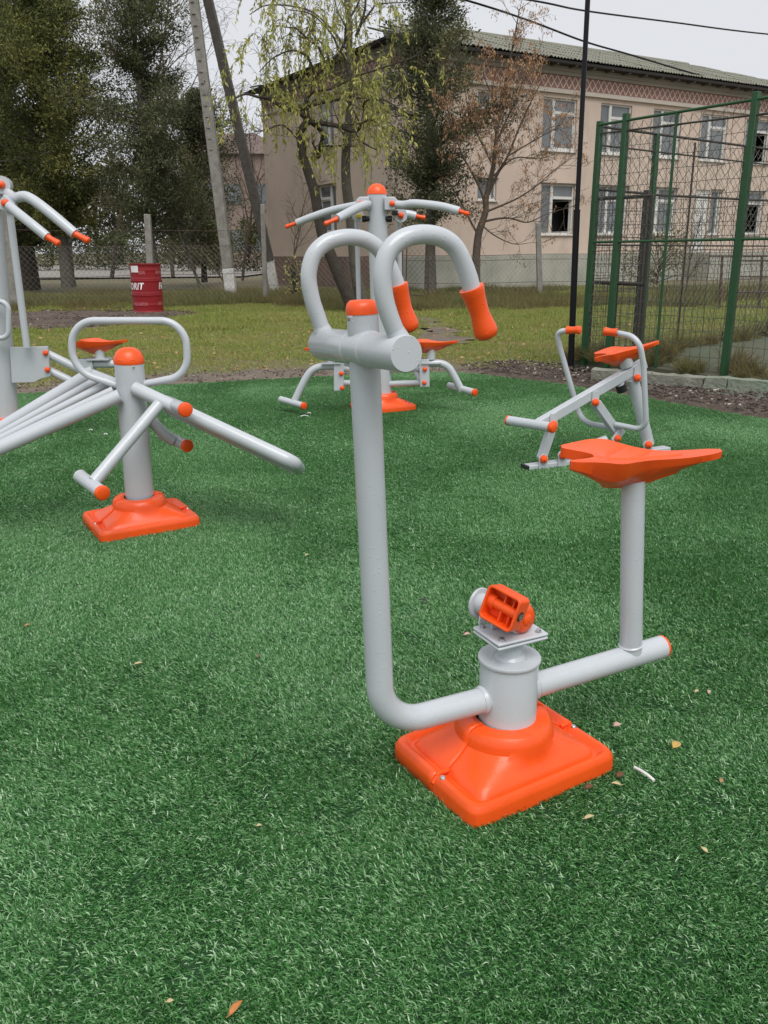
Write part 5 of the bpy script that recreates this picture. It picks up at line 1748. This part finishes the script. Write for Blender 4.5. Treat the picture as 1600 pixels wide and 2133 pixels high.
def conifer(name, label, base, H, width, z0, nleaf, bark, leaf, seed, prof=None, lean=(0, 0), r=0.16, lsize=(0.10, 0.22), spread=1.0, group=None, holes=0.0):
    g = random.Random(seed)
    ng = np.random.default_rng(seed)
    t = thing(name, label, "tree", base, group)
    base = Vector(base)
    tm = MB()
    tops = base + Vector((lean[0], lean[1], H))
    mid = [base.lerp(tops, k / 8) + Vector((g.uniform(-.06, .06), g.uniform(-.06, .06), 0)) * (1 if 0 < k < 8 else 0) for k in range(9)]
    mid[0] = base - UP * 0.25
    tm.tube(mid, [r * (1.25 if k == 0 else 1) * (1 - 0.9 * k / 8) + 0.008 for k in range(9)], 10)
    prof = prof or (lambda q: math.sin(math.pi * min(1, max(0, q)) ** 0.75) ** 0.8)
    P, D, Sh = [], [], []
    nl = int(H * 12)
    for i in range(nl):
        q = (i + g.random()) / nl
        h = z0 + (H - z0) * q
        Lb = width / 2 * prof(q) * g.uniform(0.55, 1.12) + 0.15
        az = g.uniform(0, 2 * math.pi)
        o = base.lerp(tops, h / H)
        el = g.uniform(-0.1, 0.75)
        d = Vector((math.cos(az) * math.cos(el), math.sin(az) * math.cos(el), math.sin(el)))
        path = [o]
        n_ = 6
        for k in range(n_):
            d = (d + Vector((g.gauss(0, .14), g.gauss(0, .14), g.gauss(0, .12) + 0.03))).normalized()
            path.append(path[-1] + d * Lb / n_)
        tm.tube(path, [max(0.006, r * 0.22 * (1 - k / n_) * (1 - q * .6)) for k in range(n_ + 1)], 4, caps=False)
        lim = g.betavariate(1.1, 1.6)
        if g.random() < holes:
            continue
        for k in range(1, n_ + 1):
            nsub = 4
            for s in range(nsub):
                p = path[k - 1].lerp(path[k], g.random())
                dv = (d + Vector((g.gauss(0, .8), g.gauss(0, .8), g.gauss(0.1, .6)))).normalized()
                L2 = Lb * 0.30 * g.uniform(.4, 1.1) * spread + 0.12
                if g.random() < 0.5:
                    tm.tube([p, p + dv * L2], [0.006, 0.003], 3, caps=False)
                for m_ in range(4):
                    P.append(p + dv * L2 * (m_ + .7) / 4)
                    D.append(dv)
                    Sh.append(lim)
    tm.build('trunk', bark, t, smooth=60)
    P, D, Sh = np.array([tuple(p) for p in P]), np.array([tuple(d) for d in D]), np.array(Sh)
    pick = ng.integers(0, len(P), nleaf)
    pos = P[pick] + ng.normal(0, 0.11, (nleaf, 3)) * np.array([1, 1, 0.9])
    dirs = D[pick] * 0.7 + ng.normal(0, 0.55, (nleaf, 3)) + np.array([0, 0, 0.15])
    ln = ng.uniform(*lsize, nleaf)
    sh = np.clip(Sh[pick] * 0.85 + ng.normal(0, 0.12, nleaf), 0, 1)
    me = leaf_mesh('crown', pos, dirs, ln, ln * ng.uniform(.28, .5, nleaf), leaf, sh, base)
    link_mesh('crown', me, t)
    return t


conifer("conifer_tree", "tall dense dark conifer filling the upper left corner", at(62, 590, 33), 14.8, 7.6, 1.2, 125000, 'barkdark', 'conifer', 1, r=0.30,
        prof=lambda q: (1.0 if q < .45 else 1 - (q - .45) * 1.25) * (0.75 + 0.25 * math.sin(q * 23)), lsize=(.06, .15), group=None)
conifer("conifer_tree", "ragged grey-green conifer behind the red drum, left of the power pole", at(324, 580, 30), 10.6, 5.7, 1.1, 70000, 'barkgrey', 'conifergrey', 2, r=0.17,
        prof=lambda q: (0.95 if q < .55 else max(.16, 1.0 - (q - .55) * 2.6)) * (0.78 + 0.25 * math.sin(q * 19 + 1)), lsize=(.055, .13), holes=.16)
conifer("conifer_tree", "slim dark conifer close to the building corner, its tip above the roof", at(897, 618, 27), 10.9, 5.2, 2.0, 56000, 'barkgrey', 'conifergrey', 3, r=0.17,
        prof=lambda q: (0.55 + q * 2.4 if q < .18 else (0.98 if q < .40 else max(0.34, 0.98 - (q - .40) * 2.6))) * (0.78 + 0.25 * math.sin(q * 25)), lsize=(.055, .13), holes=.1)
conifer("broadleaf_tree", "leafy olive green tree with pale trunk between the two large conifers", at(142, 583, 30.5), 8.8, 6.6, 1.5, 80000, 'barkgrey', 'conifer', 4, r=0.20, lsize=(.07, .14), spread=1.4)
conifer("evergreen_shrub_tree", "dark bushy evergreen right behind the grey power pole", at(425, 575, 36), 6.6, 4.6, 0.6, 45000, 'barkdark', 'conifergrey', 5, r=0.10, lsize=(.07, .14), spread=1.3)
conifer("evergreen_shrub_tree", "dark low evergreen at the far left beyond the wire fence", at(-10, 580, 36), 6.8, 5.0, 0.8, 20000, 'barkdark', 'conifer', 6, r=0.12, lsize=(.06, .15), spread=1.3)


def bare_tree(label, base, H, r, seed, S, mats='twig', group=None, name="bare_tree", lean=(0.2, 0, 1)):
    g = random.Random(seed)
    t = thing(name, label, "tree", base, group)
    mb_, out = MB(), {}
    grow(mb_, Vector(base) - UP * 0.2, Vector(lean), H, r, 0, S, out, g, 8)
    mb_.build('branches', mats, t, smooth=60)
    return t, out


SB = dict(n=(9, 7, 5, 4), wob=(.06, .14, .18, .2), lift=(.06, .05, .03, .0), tip=.25, kids=(13, 8, 6), t0=(.22, .2, .15), ang=((25, 55), (25, 60), (25, 65)), ratio=(.5, .5, .5), rr=(.5, .55, .6), rmin=.007)
bare_tree("bare branched tree rising behind the gap between the left conifers", at(232, 570, 40), 13.5, 0.10, 3, SB)
bare_tree("bare twiggy tree whose top shows against the sky above the olive tree", at(150, 570, 43), 13.0, 0.11, 5, SB, lean=(.15, 0, 1))
bare_tree("bare twiggy tree right behind the ragged grey conifer", at(360, 568, 42), 12.2, 0.10, 8, SB, lean=(-.1, 0, 1))
SB2 = dict(n=(7, 6, 5), wob=(.08, .16, .2), lift=(.05, .04, .02), tip=.25, kids=(12, 8), t0=(.15, .15), ang=((25, 60), (25, 65)), ratio=(.5, .5), rr=(.5, .6), rmin=.007)
bare_tree("small brown bare tree between the two leaning poles", at(505, 575, 40), 6.4, 0.07, 9, SB, 'barkash')
bare_tree("bare thin sapling beside the foot of the power pole", at(476, 590, 31), 2.6, 0.04, 10, SB2, 'barkash', lean=(-.5, 0, 1), name="sapling")
bare_tree("thin leaning sapling left of the power pole", at(422, 600, 30), 3.4, 0.06, 11, SB2, 'barkgrey', lean=(-.25, 0, 1), name="sapling")
bare_tree("bare shrub in front of the building wall at the dark brace pole", at(600, 560, 29), 3.1, 0.035, 12, SB2, 'twig', lean=(.5, 0, 1), name="bare_shrub")


def traced_tree(name, label, limbs, bark, Y):
    """limbs: list of (pixel trace, depth shift at the end, base radius, tip radius); returns thing, mesh builder, limb paths"""
    x, y = limbs[0][0][0]
    base = at(x, y, Y)
    t = thing(name, label, "tree", base)
    mb_ = MB()
    paths = []
    for tr, dy, r0, r1 in limbs:
        n_ = len(tr)
        y0 = 0.0
        pts = [at(px, py, Y + dy[0] + (dy[1] - dy[0]) * i / (n_ - 1)) for i, (px, py) in enumerate(tr)]
        path = spline(pts, 4)
        mb_.tube(path, [r0 + (r1 - r0) * i / (len(path) - 1) for i in range(len(path))], 9)
        paths.append((path, r0, r1))
    return t, mb_, paths, base


# willow: crooked dark trunk, traced main limbs, hanging leafy strands
wil = [
    ([(742, 662), (722, 610), (703, 566), (688, 530), (672, 490), (662, 440), (655, 400), (643, 362), (632, 325), (626, 292), (623, 276)], (0, 0), 0.155, 0.085),
    ([(623, 276), (634, 262), (643, 250)], (0, 0), 0.085, 0.078),
    ([(643, 250), (622, 234), (592, 224), (560, 206), (538, 202), (512, 196), (490, 205)], (0, -.8), 0.06, 0.014),
    ([(630, 228), (600, 214), (572, 190), (548, 178), (520, 182)], (0, .7), 0.04, 0.012),
    ([(643, 252), (637, 225), (642, 196), (660, 158), (678, 136), (700, 118), (718, 90), (722, 50), (745, 10), (755, -30)], (0, .6), 0.062, 0.018),
    ([(678, 136), (664, 100), (640, 80), (618, 60), (592, 56)], (0, -.7), 0.032, 0.010),
    ([(688, 132), (680, 110), (672, 92), (650, 70), (640, 40)], (0, .6), 0.028, 0.010),
    ([(645, 254), (672, 257), (702, 262), (738, 273), (752, 262), (764, 249)], (0, -.6), 0.058, 0.034),
    ([(764, 249), (760, 232), (757, 218), (768, 208), (800, 208), (825, 222), (850, 236)], (-.6, -1.1), 0.030, 0.010),
    ([(738, 273), (752, 292), (770, 305), (785, 312)], (-.5, -.9), 0.024, 0.010),
    ([(645, 253), (664, 268), (672, 282), (668, 305), (664, 325), (650, 330), (634, 338)], (0, .4), 0.046, 0.05),
    ([(630, 225), (680, 212), (730, 205), (770, 206), (800, 215)], (0, .9), 0.036, 0.012),
    ([(628, 296), (600, 268), (584, 260), (560, 268), (530, 275)], (0, -.6), 0.022, 0.008),
    ([(640, 205), (655, 190), (690, 185), (740, 160), (800, 140), (860, 120), (880, 104)], (0, -.8), 0.030, 0.008),
    ([(660, 160), (640, 120), (610, 105), (570, 120), (540, 150)], (0, -.5), 0.028, 0.008),
]
t_w, mb_w, paths_w, base_w = traced_tree("willow_tree", "crooked yellow-green willow with dark trunk in front of the building", wil, 'barkdark', 20.2)
wil2 = [
    ([(768, 662), (752, 620), (742, 570), (736, 510), (730, 450), (722, 390), (720, 340), (722, 300), (728, 240), (730, 180), (727, 120), (728, 60), (722, 0), (716, -60)], (0, 0), 0.15, 0.05),
    ([(728, 66), (712, 40), (700, 14), (694, -30)], (0, .5), 0.03, 0.015),
    ([(742, 76), (752, 48), (760, 20), (762, -20)], (0, -.5), 0.035, 0.02),
    ([(757, 44), (775, 20), (790, 8), (850, 5)], (-.3, -.8), 0.026, 0.01),
    ([(727, 130), (705, 100), (690, 70), (650, 30), (600, 20)], (0, -.8), 0.03, 0.01),
    ([(722, 300), (716, 280), (700, 262), (690, 250)], (0, .6), 0.03, 0.012),
    ([(726, 200), (745, 170), (770, 150), (800, 130)], (0, .9), 0.028, 0.010),
    ([(727, 110), (690, 60), (640, 20), (560, 10), (520, 30)], (0, .6), 0.03, 0.01),
]
t_w2, mb_w2, paths_w2, base_w2 = traced_tree("willow_tree", "straight grey-trunked willow just right of the crooked willow", wil2, 'barkgrey', 20.5)


def willow_crown(t, mb_, paths, base, seed, nstr, droop, bark, zmax, skip=1, npl=16):
    g = random.Random(seed)
    ng = np.random.default_rng(seed)
    P, D, Sh = [], [], []
    S = dict(n=(4, 5, 4), wob=(.2, .22, .25), lift=(.05, .0, -.05), tip=.3, kids=(3, 3), t0=(.3, .3), ang=((30, 70), (30, 70)), ratio=(.7, .6), rr=(.6, .6), rmin=.005)
    strands = []
    for path, r0, r1 in paths[skip:]:
        L = sum((b - a).length for a, b in zip(path[:-1], path[1:]))
        for k in range(int(L * nstr) + 2):
            i = g.randrange(max(1, len(path) // 4), len(path))
            o = path[i]
            d = Vector((g.gauss(0, .8), g.gauss(0, .6), g.uniform(.0, .7))).normalized()
            out = {}
            grow(mb_, o, d, g.uniform(.35, 1.0), max(.007, r1 * 0.55), 0, S, out, g, 5)
            for lv in (1, 2):
                for q in out.get(lv, []):
                    if g.random() < 0.48:
                        strands.append((q[-1], (q[-1] - q[-2]).normalized()))
    for p, d in strands:
        n_ = 7
        L = g.uniform(.25, 1.0) * droop
        if p.z < 3.6:
            L *= 0.75
        path = [p]
        for k in range(n_):
            d = (d * 0.75 + Vector((g.gauss(0, .12), g.gauss(0, .12), -0.42))).normalized()
            path.append(path[-1] + d * L / n_)
        mb_.tube(path, [.005, .0045, .004, .004, .0035, .003, .003, .003], 3, caps=False)
        lim = g.betavariate(2, 2)
        nl = int(npl * L * g.choice((0.15, .5, 1, 1.3)))
        for k in range(nl):
            f = (0.1 + 0.9 * g.random()) * n_
            j = min(int(f), n_ - 1)
            P.append(tuple(path[j].lerp(path[j + 1], f - j)))
            D.append(tuple((path[j + 1] - path[j]).normalized()))
            Sh.append(lim)
    mb_.build('trunk', bark, t, smooth=60)
    P, D, Sh = np.array(P), np.array(D), np.array(Sh)
    n = len(P)
    dirs = D * 0.5 + ng.normal(0, .45, (n, 3)) + np.array([0, 0, -.45])
    ln = ng.uniform(.075, .16, n)
    me = leaf_mesh('crown', P + ng.normal(0, .012, (n, 3)), dirs, ln, ln * ng.uniform(.20, .32, n), 'willow', np.clip(Sh * .7 + ng.normal(.1, .2, n), 0, 1), base)
    link_mesh('crown', me, t)


willow_crown(t_w, mb_w, paths_w, base_w, 21, 2.1, 1.15, 'barkdark', 4, 2, 34)
willow_crown(t_w2, mb_w2, paths_w2, base_w2, 22, 1.6, 0.75, 'barkgrey', 4, 1, 28)

# bare tree still hung with brown seed clusters
ash = [
    ([(992, 600), (992, 560), (993, 525), (997, 488), (1005, 462), (1012, 440), (1013, 415), (1022, 372), (1028, 345), (1033, 300), (1040, 240), (1052, 180), (1064, 120), (1075, 60), (1082, 20)], (0, 0), 0.135, 0.012),
    ([(1013, 415), (1035, 365), (1058, 325), (1080, 270), (1105, 215), (1130, 165)], (0, -.8), 0.05, 0.01),
    ([(1028, 345), (1010, 310), (990, 268), (975, 225), (968, 185)], (0, .7), 0.04, 0.009),
    ([(1012, 440), (1003, 400), (978, 350), (962, 320), (945, 270), (930, 220)], (0, -.7), 0.042, 0.009),
    ([(1010, 442), (1040, 430), (1080, 412), (1120, 385), (1160, 350), (1190, 330)], (0, -.6), 0.035, 0.008),
    ([(1005, 462), (1040, 455), (1065, 455), (1100, 463), (1140, 445), (1185, 432)], (0, .7), 0.035, 0.007),
    ([(1003, 468), (1030, 490), (1070, 508), (1110, 505)], (0, -.5), 0.026, 0.006),
    ([(1058, 325), (1100, 300), (1150, 272), (1185, 262)], (-.5, -.9), 0.025, 0.006),
    ([(1033, 300), (1055, 250), (1078, 205), (1090, 160)], (0, .6), 0.028, 0.007),
    ([(997, 488), (985, 470), (965, 430), (948, 400), (930, 370)], (0, .6), 0.04, 0.008),
    ([(1040, 240), (1025, 200), (1012, 170), (1000, 130)], (0, -.4), 0.024, 0.006),
    ([(1022, 372), (1070, 330), (1120, 330), (1165, 320)], (0, .8), 0.026, 0.006),
]
t_a, mb_a, paths_a, base_a = traced_tree("ash_tree", "slender bare tree hung with brown seed clusters right of the slim conifer", ash, 'barkash', 25.9)
g = random.Random(31)
ng = np.random.default_rng(31)
SA = dict(n=(5, 4, 3), wob=(.12, .16, .2), lift=(.10, .06, .02), tip=.3, kids=(4, 3), t0=(.2, .2), ang=((22, 55), (25, 60)), ratio=(.6, .55), rr=(.6, .6), rmin=.0055)
P, Sh, D = [], [], []
for path, r0, r1 in paths_a:
    L = sum((b - a).length for a, b in zip(path[:-1], path[1:]))
    i0 = len(path) // 2 if r0 > .1 else len(path) // 5
    for k in range(int(L * 5.0) + 2):
        i = g.randrange(i0, len(path))
        ax = (path[min(i, len(path) - 2) + 1] - path[min(i, len(path) - 2)]).normalized()
        d = (ax * 0.7 + Vector((g.gauss(0, .6), g.gauss(0, .6), g.gauss(.15, .4)))).normalized()
        out = {}
        grow(mb_a, path[i], d, g.uniform(.35, 1.15), max(.007, r1 * .8), 0, SA, out, g, 5)
        for lv in (0, 1, 2):
            for q in out.get(lv, []):
                hgt = q[-1].z
                pr = 0.14 if hgt < 3.2 else (0.26 if hgt < 4.6 else 0.52)
                if g.random() < pr:
                    c = q[-1]
                    s = g.random()
                    for m_ in range(g.randint(4, 12)):
                        P.append((c.x + g.gauss(0, .045), c.y + g.gauss(0, .045), c.z - abs(g.gauss(0, .07))))
                        Sh.append(min(1, max(0, s + g.gauss(0, .15))))
                        D.append((g.gauss(0, .35), g.gauss(0, .35), -1))
mb_a.build('trunk', 'barkash', t_a, smooth=60)
P, D, Sh = np.array(P), np.array(D), np.array(Sh)
ln = ng.uniform(.05, .09, len(P))
link_mesh('seed_clusters', leaf_mesh('seed_clusters', P, D, ln, ln * .38, 'samara', Sh, base_a), t_a)


def leafy(name, label, cat, base, H, W, n, leaf, seed, size, trunk=True, group=None, squash=1.0):
    """far tree or bush: trunk, a few limbs, and leaf clumps with gaps between them"""
    g = random.Random(seed)
    ng = np.random.default_rng(seed)
    base = Vector(base)
    t = thing(name, label, cat, base, group)
    mb_ = MB()
    cl = []
    nclump = 26
    for k in range(nclump):
        q = g.random()
        h = H * (0.22 + 0.74 * q) if trunk else H * (0.1 + 0.8 * q)
        rad = W / 2 * math.sin(math.pi * min(.98, 0.18 + 0.75 * q)) * g.uniform(.3, 1.0)
        a = g.uniform(0, 6.28)
        c = base + Vector((math.cos(a) * rad, math.sin(a) * rad * squash, h))
        cl.append((c, W * g.uniform(.09, .2), g.betavariate(2, 2)))
        mb_.tube([base + UP * h * 0.45, base.lerp(c, .6) + UP * h * .25, c], [max(.02, H * .008), max(.015, H * .005), .008], 4, caps=False)
    if trunk:
        mb_.tube([base - UP * .2, base + UP * H * .35, base + UP * H * .8], [H * .018, H * .014, H * .004], 7)
    mb_.build('trunk', 'barkdark', t, smooth=60)
    pk = ng.integers(0, nclump, n)
    cs = np.array([tuple(c[0]) for c in cl]); rs = np.array([c[1] for c in cl]); sh = np.array([c[2] for c in cl])
    v = ng.normal(size=(n, 3)); v /= np.linalg.norm(v, axis=1, keepdims=True)
    pos = cs[pk] + v * (rs[pk] * ng.random(n) ** .45 * 1.25)[:, None]
    pos[:, 2] = np.maximum(pos[:, 2], base.z + .05)
    ln = ng.uniform(.6, 1.3, n) * size
    me = leaf_mesh('crown', pos, v + ng.normal(0, .6, (n, 3)), ln, ln * .55, leaf, np.clip(sh[pk] * .8 + ng.normal(.05, .15, n), 0, 1), base)
    link_mesh('crown', me, t)


g = random.Random(55)
far_labels = ["distant tree beyond the gravel road at the far left edge", "distant tree beyond the road behind the left station's handles", "yellowish distant tree beyond the road between the pale trunk and the post",
              "distant tree beyond the road just left of the post behind the drum", "distant tree beyond the road just right of the post behind the drum", "yellowish distant tree beyond the road left of the power pole",
              "distant tree beyond the road directly behind the power pole", "distant tree beyond the road between power pole and brace pole"]
for k in range(8):
    x = -44 + k * 5.0 + g.uniform(-1.0, 1.0)
    leafy("distant_tree", far_labels[k], "tree", (x, 99 + g.uniform(-3, 6), 0), g.uniform(8, 12.5), g.uniform(6.5, 9), 3600, 'farwood', 60 + k, 0.40, group="row of distant trees beyond the gravel road")
for k, (px, py, Y, H, W, lab) in enumerate(((250, 553, 66, 2.6, 6.0, "clipped dark shrub across the gravel road left of the drum"), (205, 553, 70, 2.2, 5.0, "low green shrub across the gravel road under the tree branches"),
                                           (375, 556, 60, 4.6, 4.6, "dark rounded shrub across the gravel road right of the drum"), (455, 560, 52, 2.6, 2.6, "dark leafy shrub left of the whitewashed pole foot"),
                                           (100, 553, 68, 2.6, 6.5, "broad green shrub across the gravel road at the far left"), (520, 560, 58, 3.4, 3.6, "shrub between the pole and the building's left edge"),
                                           (312, 553, 72, 3.0, 4.5, "yellow-green shrub across the gravel road directly behind the drum"))):
    leafy("shrub", lab, "shrub", Vector((at(px, py, Y).x, Y, 0)), H, W, 2600, 'bush' if k not in (6, 1) else 'farwood', 90 + k, 0.17 if Y > 55 else .12, trunk=False)
leafy("shrub", "leafless grey-green shrub against the building wall behind the cage", "shrub", Vector((9.3, 29.5, 0)), 2.4, 2.6, 1500, 'weed', 120, 0.10, trunk=False)
bare_tree("tangled bare bush by the building door behind the cage", (10.6, 30.5, 0), 2.6, 0.04, 14, SB2, 'twig', name="bare_shrub", lean=(.1, 0, 1))
leafy("young_plant", "small yellowish plant growing at the foot of the building's left wall", "plant", Vector((at(612, 570, 27).x, 27, 0)), 1.3, 0.9, 160, 'willow', 130, 0.10, trunk=False)

# tufts of dry grass at the cage and kerb
tuft = blade_patch("p", 0.16, 160, 0.12, 0.34, 0.005, 0.55, 0.3, 'weed', 501, dirsd=3.0)
tuft2 = blade_patch("p", 0.14, 120, 0.06, 0.20, 0.005, 0.7, 0.3, 'weed', 502, dirsd=3.0)
pts = []
for k in range(60):
    t = krg.uniform(-.2, 3.6)
    q = G0 + FD * t - Vector((FD.y, -FD.x, 0)) * krg.uniform(-.12, .25)
    pts.append((q.x, q.y, 0.11))
for k in range(90):
    t = krg.uniform(0, 7)
    q = G0 + SD * t + Vector((SD.y, -SD.x, 0)) * krg.uniform(-.25, .15)
    pts.append((q.x, q.y, 0.10))
for px, py in ((1340, 750), (1375, 745), (1385, 752), (1360, 760), (1545, 775), (1535, 770), (1400, 735)):
    for k in range(3):
        q = gr(px + krg.uniform(-8, 8), py + krg.uniform(-4, 4), 0.12)
        pts.append((q.x, q.y, 0.12))
pts = np.array(pts)
scatter("grass_tufts", "dry grass tufts growing along the cage posts and kerb", "grass", [tuft, tuft2], pts[:, :2], nrg.uniform(0, 6.28, len(pts)), nrg.integers(0, 2, len(pts)),
        np.concatenate([nrg.uniform(.45, 1.0, len(pts) - 21), nrg.uniform(.8, 1.25, 21)]), pts[:, 2])

# fallen leaves lying about the lawn, too many and too small to count
g = np.random.default_rng(71)
n_ = 1500
lx, ly = g.uniform(-11, 6, n_), 10.2 + g.random(n_) ** 1.5 * 13
okl = in_view(lx, ly, 1) & ~inside(SOILR, lx, ly) & ~inside(court_poly, lx, ly) & ~inside(TURF, lx, ly - .1)
lx, ly = lx[okl], ly[okl]
pos_ = np.stack([lx, ly, ground_z(lx, ly) + g.uniform(.02, .06, len(lx))], 1)
dirs_ = np.stack([g.normal(0, 1, len(lx)), g.normal(0, 1, len(lx)), g.normal(0, .3, len(lx))], 1)
ln_ = g.uniform(.03, .08, len(lx))
tag(link_mesh("leaf_litter", leaf_mesh("leaf_litter", pos_, dirs_, ln_, ln_ * .6, 'samara', g.random(len(lx)), (0, 0, 0))), "small tan leaves littered over the lawn behind the turf", "leaves", kind='stuff')

# ------------------------------------------------------------------ leaves and litter on the turf
def fallen_leaf(label, px, py, L, W, col, ang, tilt=0.2, curl=0.3, stem=True):
    c = gr(px, py, 0.028)
    a = R(ang)
    u, v = Vector((math.cos(a), math.sin(a), tilt * .5)), Vector((-math.sin(a), math.cos(a), 0.15))
    mb_ = MB()
    n_ = 8
    vs = []
    for i in range(n_ + 1):
        s = i / n_
        w = W / 2 * math.sin(math.pi * min(.97, 0.06 + s * .94) ** .8)
        bend = curl * L * (0.35 - (s - .5) ** 2)
        o = c + u * (L * (s - .5)) + UP * bend
        vs += [o - v * w + UP * w * .5, o, o + v * w + UP * w * .35]
    mb_.add(vs, [(i * 3 + k_, i * 3 + k_ + 1, i * 3 + 4 + k_, i * 3 + 3 + k_) for i in range(n_) for k_ in (0, 1)])
    if stem:
        mb_.tube([c - u * L * .5 + UP * curl * L * .1, c - u * L * .75 + UP * 0.004], [.0012, .0008], 4)
    o = mb_.build('fallen_leaf', 'leaf_' + col)
    md_ = o.modifiers.new("thickness", 'SOLIDIFY'); md_.thickness = 0.0006
    tag(o, label, "leaf", "fallen leaves scattered on the turf")


for a in (("tan leaf on the turf near the left edge of the photo", 57, 1303, .022, .015, 'tan', 20), ("pale dry leaf on the turf below the sit-up bench", 289, 1383, .030, .013, 'pale', 10),
          ("tiny brownish leaf on the turf left of the foreground mast", 537, 1367, .014, .009, 'reddish', 60), ("dark grey leaf on the turf between mast and pedal head", 881, 1252, .036, .022, 'dark', 160),
          ("pale fleck of leaf below the seat arm, left of a pair", 1452, 1440, .018, .011, 'pale', 30), ("pale fleck of leaf below the seat arm, right of a pair", 1477, 1441, .020, .011, 'pink', 70),
          ("reddish leaf on the turf right of the orange base", 1287, 1511, .024, .020, 'pink', 15), ("large yellow-brown curled leaf on the turf at the right", 1410, 1553, .034, .026, 'yellow', 40),
          ("dark red leaf touching the orange base's right corner", 1293, 1615, .026, .018, 'brown', 30), ("yellowish leaf just below the dark red leaf", 1283, 1634, .026, .016, 'pale', 170),
          ("pale yellow leaf in front of the orange base", 1228, 1703, .028, .012, 'pale', 15), ("small tan leaf right of the white stick", 1503, 1626, .018, .011, 'tan', 60),
          ("pale small leaf at the lower right of the turf", 1466, 1770, .020, .012, 'pale', 120), ("orange-brown leaf at the bottom of the photo", 492, 2100, .036, .014, 'orange', 55),
          ("faint pale leaf bit at the bottom left", 355, 2086, .014, .009, 'pale', 10), ("tiny pale leaf bit left of the lower mast", 540, 1720, .013, .009, 'pale', 0),
          ("pale leaf on the turf right of the bench base", 640, 1156, .020, .012, 'pale', 40), ("brown leaf tucked under the orange base's front edge", 1228, 1640, .024, .018, 'brown', 20)):
    fallen_leaf(*a)
q = fallen_leaf("pinkish leaf stuck behind the pedal mounting plate", 974, 1322, .026, .018, 'pink', 10)
a_, b_ = gr(1322, 1598, 0.034), gr(1363, 1626, 0.034)
tag(MB().tube(spline([a_, a_.lerp(b_, .5) + Vector((.001, -.003, .004)), b_], 4), 0.0042, 10).build("paper_stick", 'white'), "thin white stick lying on the turf right of the orange base", "stick")
for lab, px, py, L in (("white shred on the turf under the left seat of the far station", 640, 861, .03), ("longer white shred on the turf below the left foot bar", 626, 867, .07), ("white shred on the turf left of the crossed bench arm", 185, 896, .03),
                       ("pale shred on the turf near the left station's base", 216, 905, .03)):
    c = gr(px, py, 0.034)
    mb_ = MB().tube(spline([c, c + Vector((L * .5, .012, .006)), c + Vector((L, -.004, 0))], 4), 0.0035, 6)
    tag(mb_.build("paper_shred", 'white'), lab, "paper scrap", "white paper shreds on the far turf")
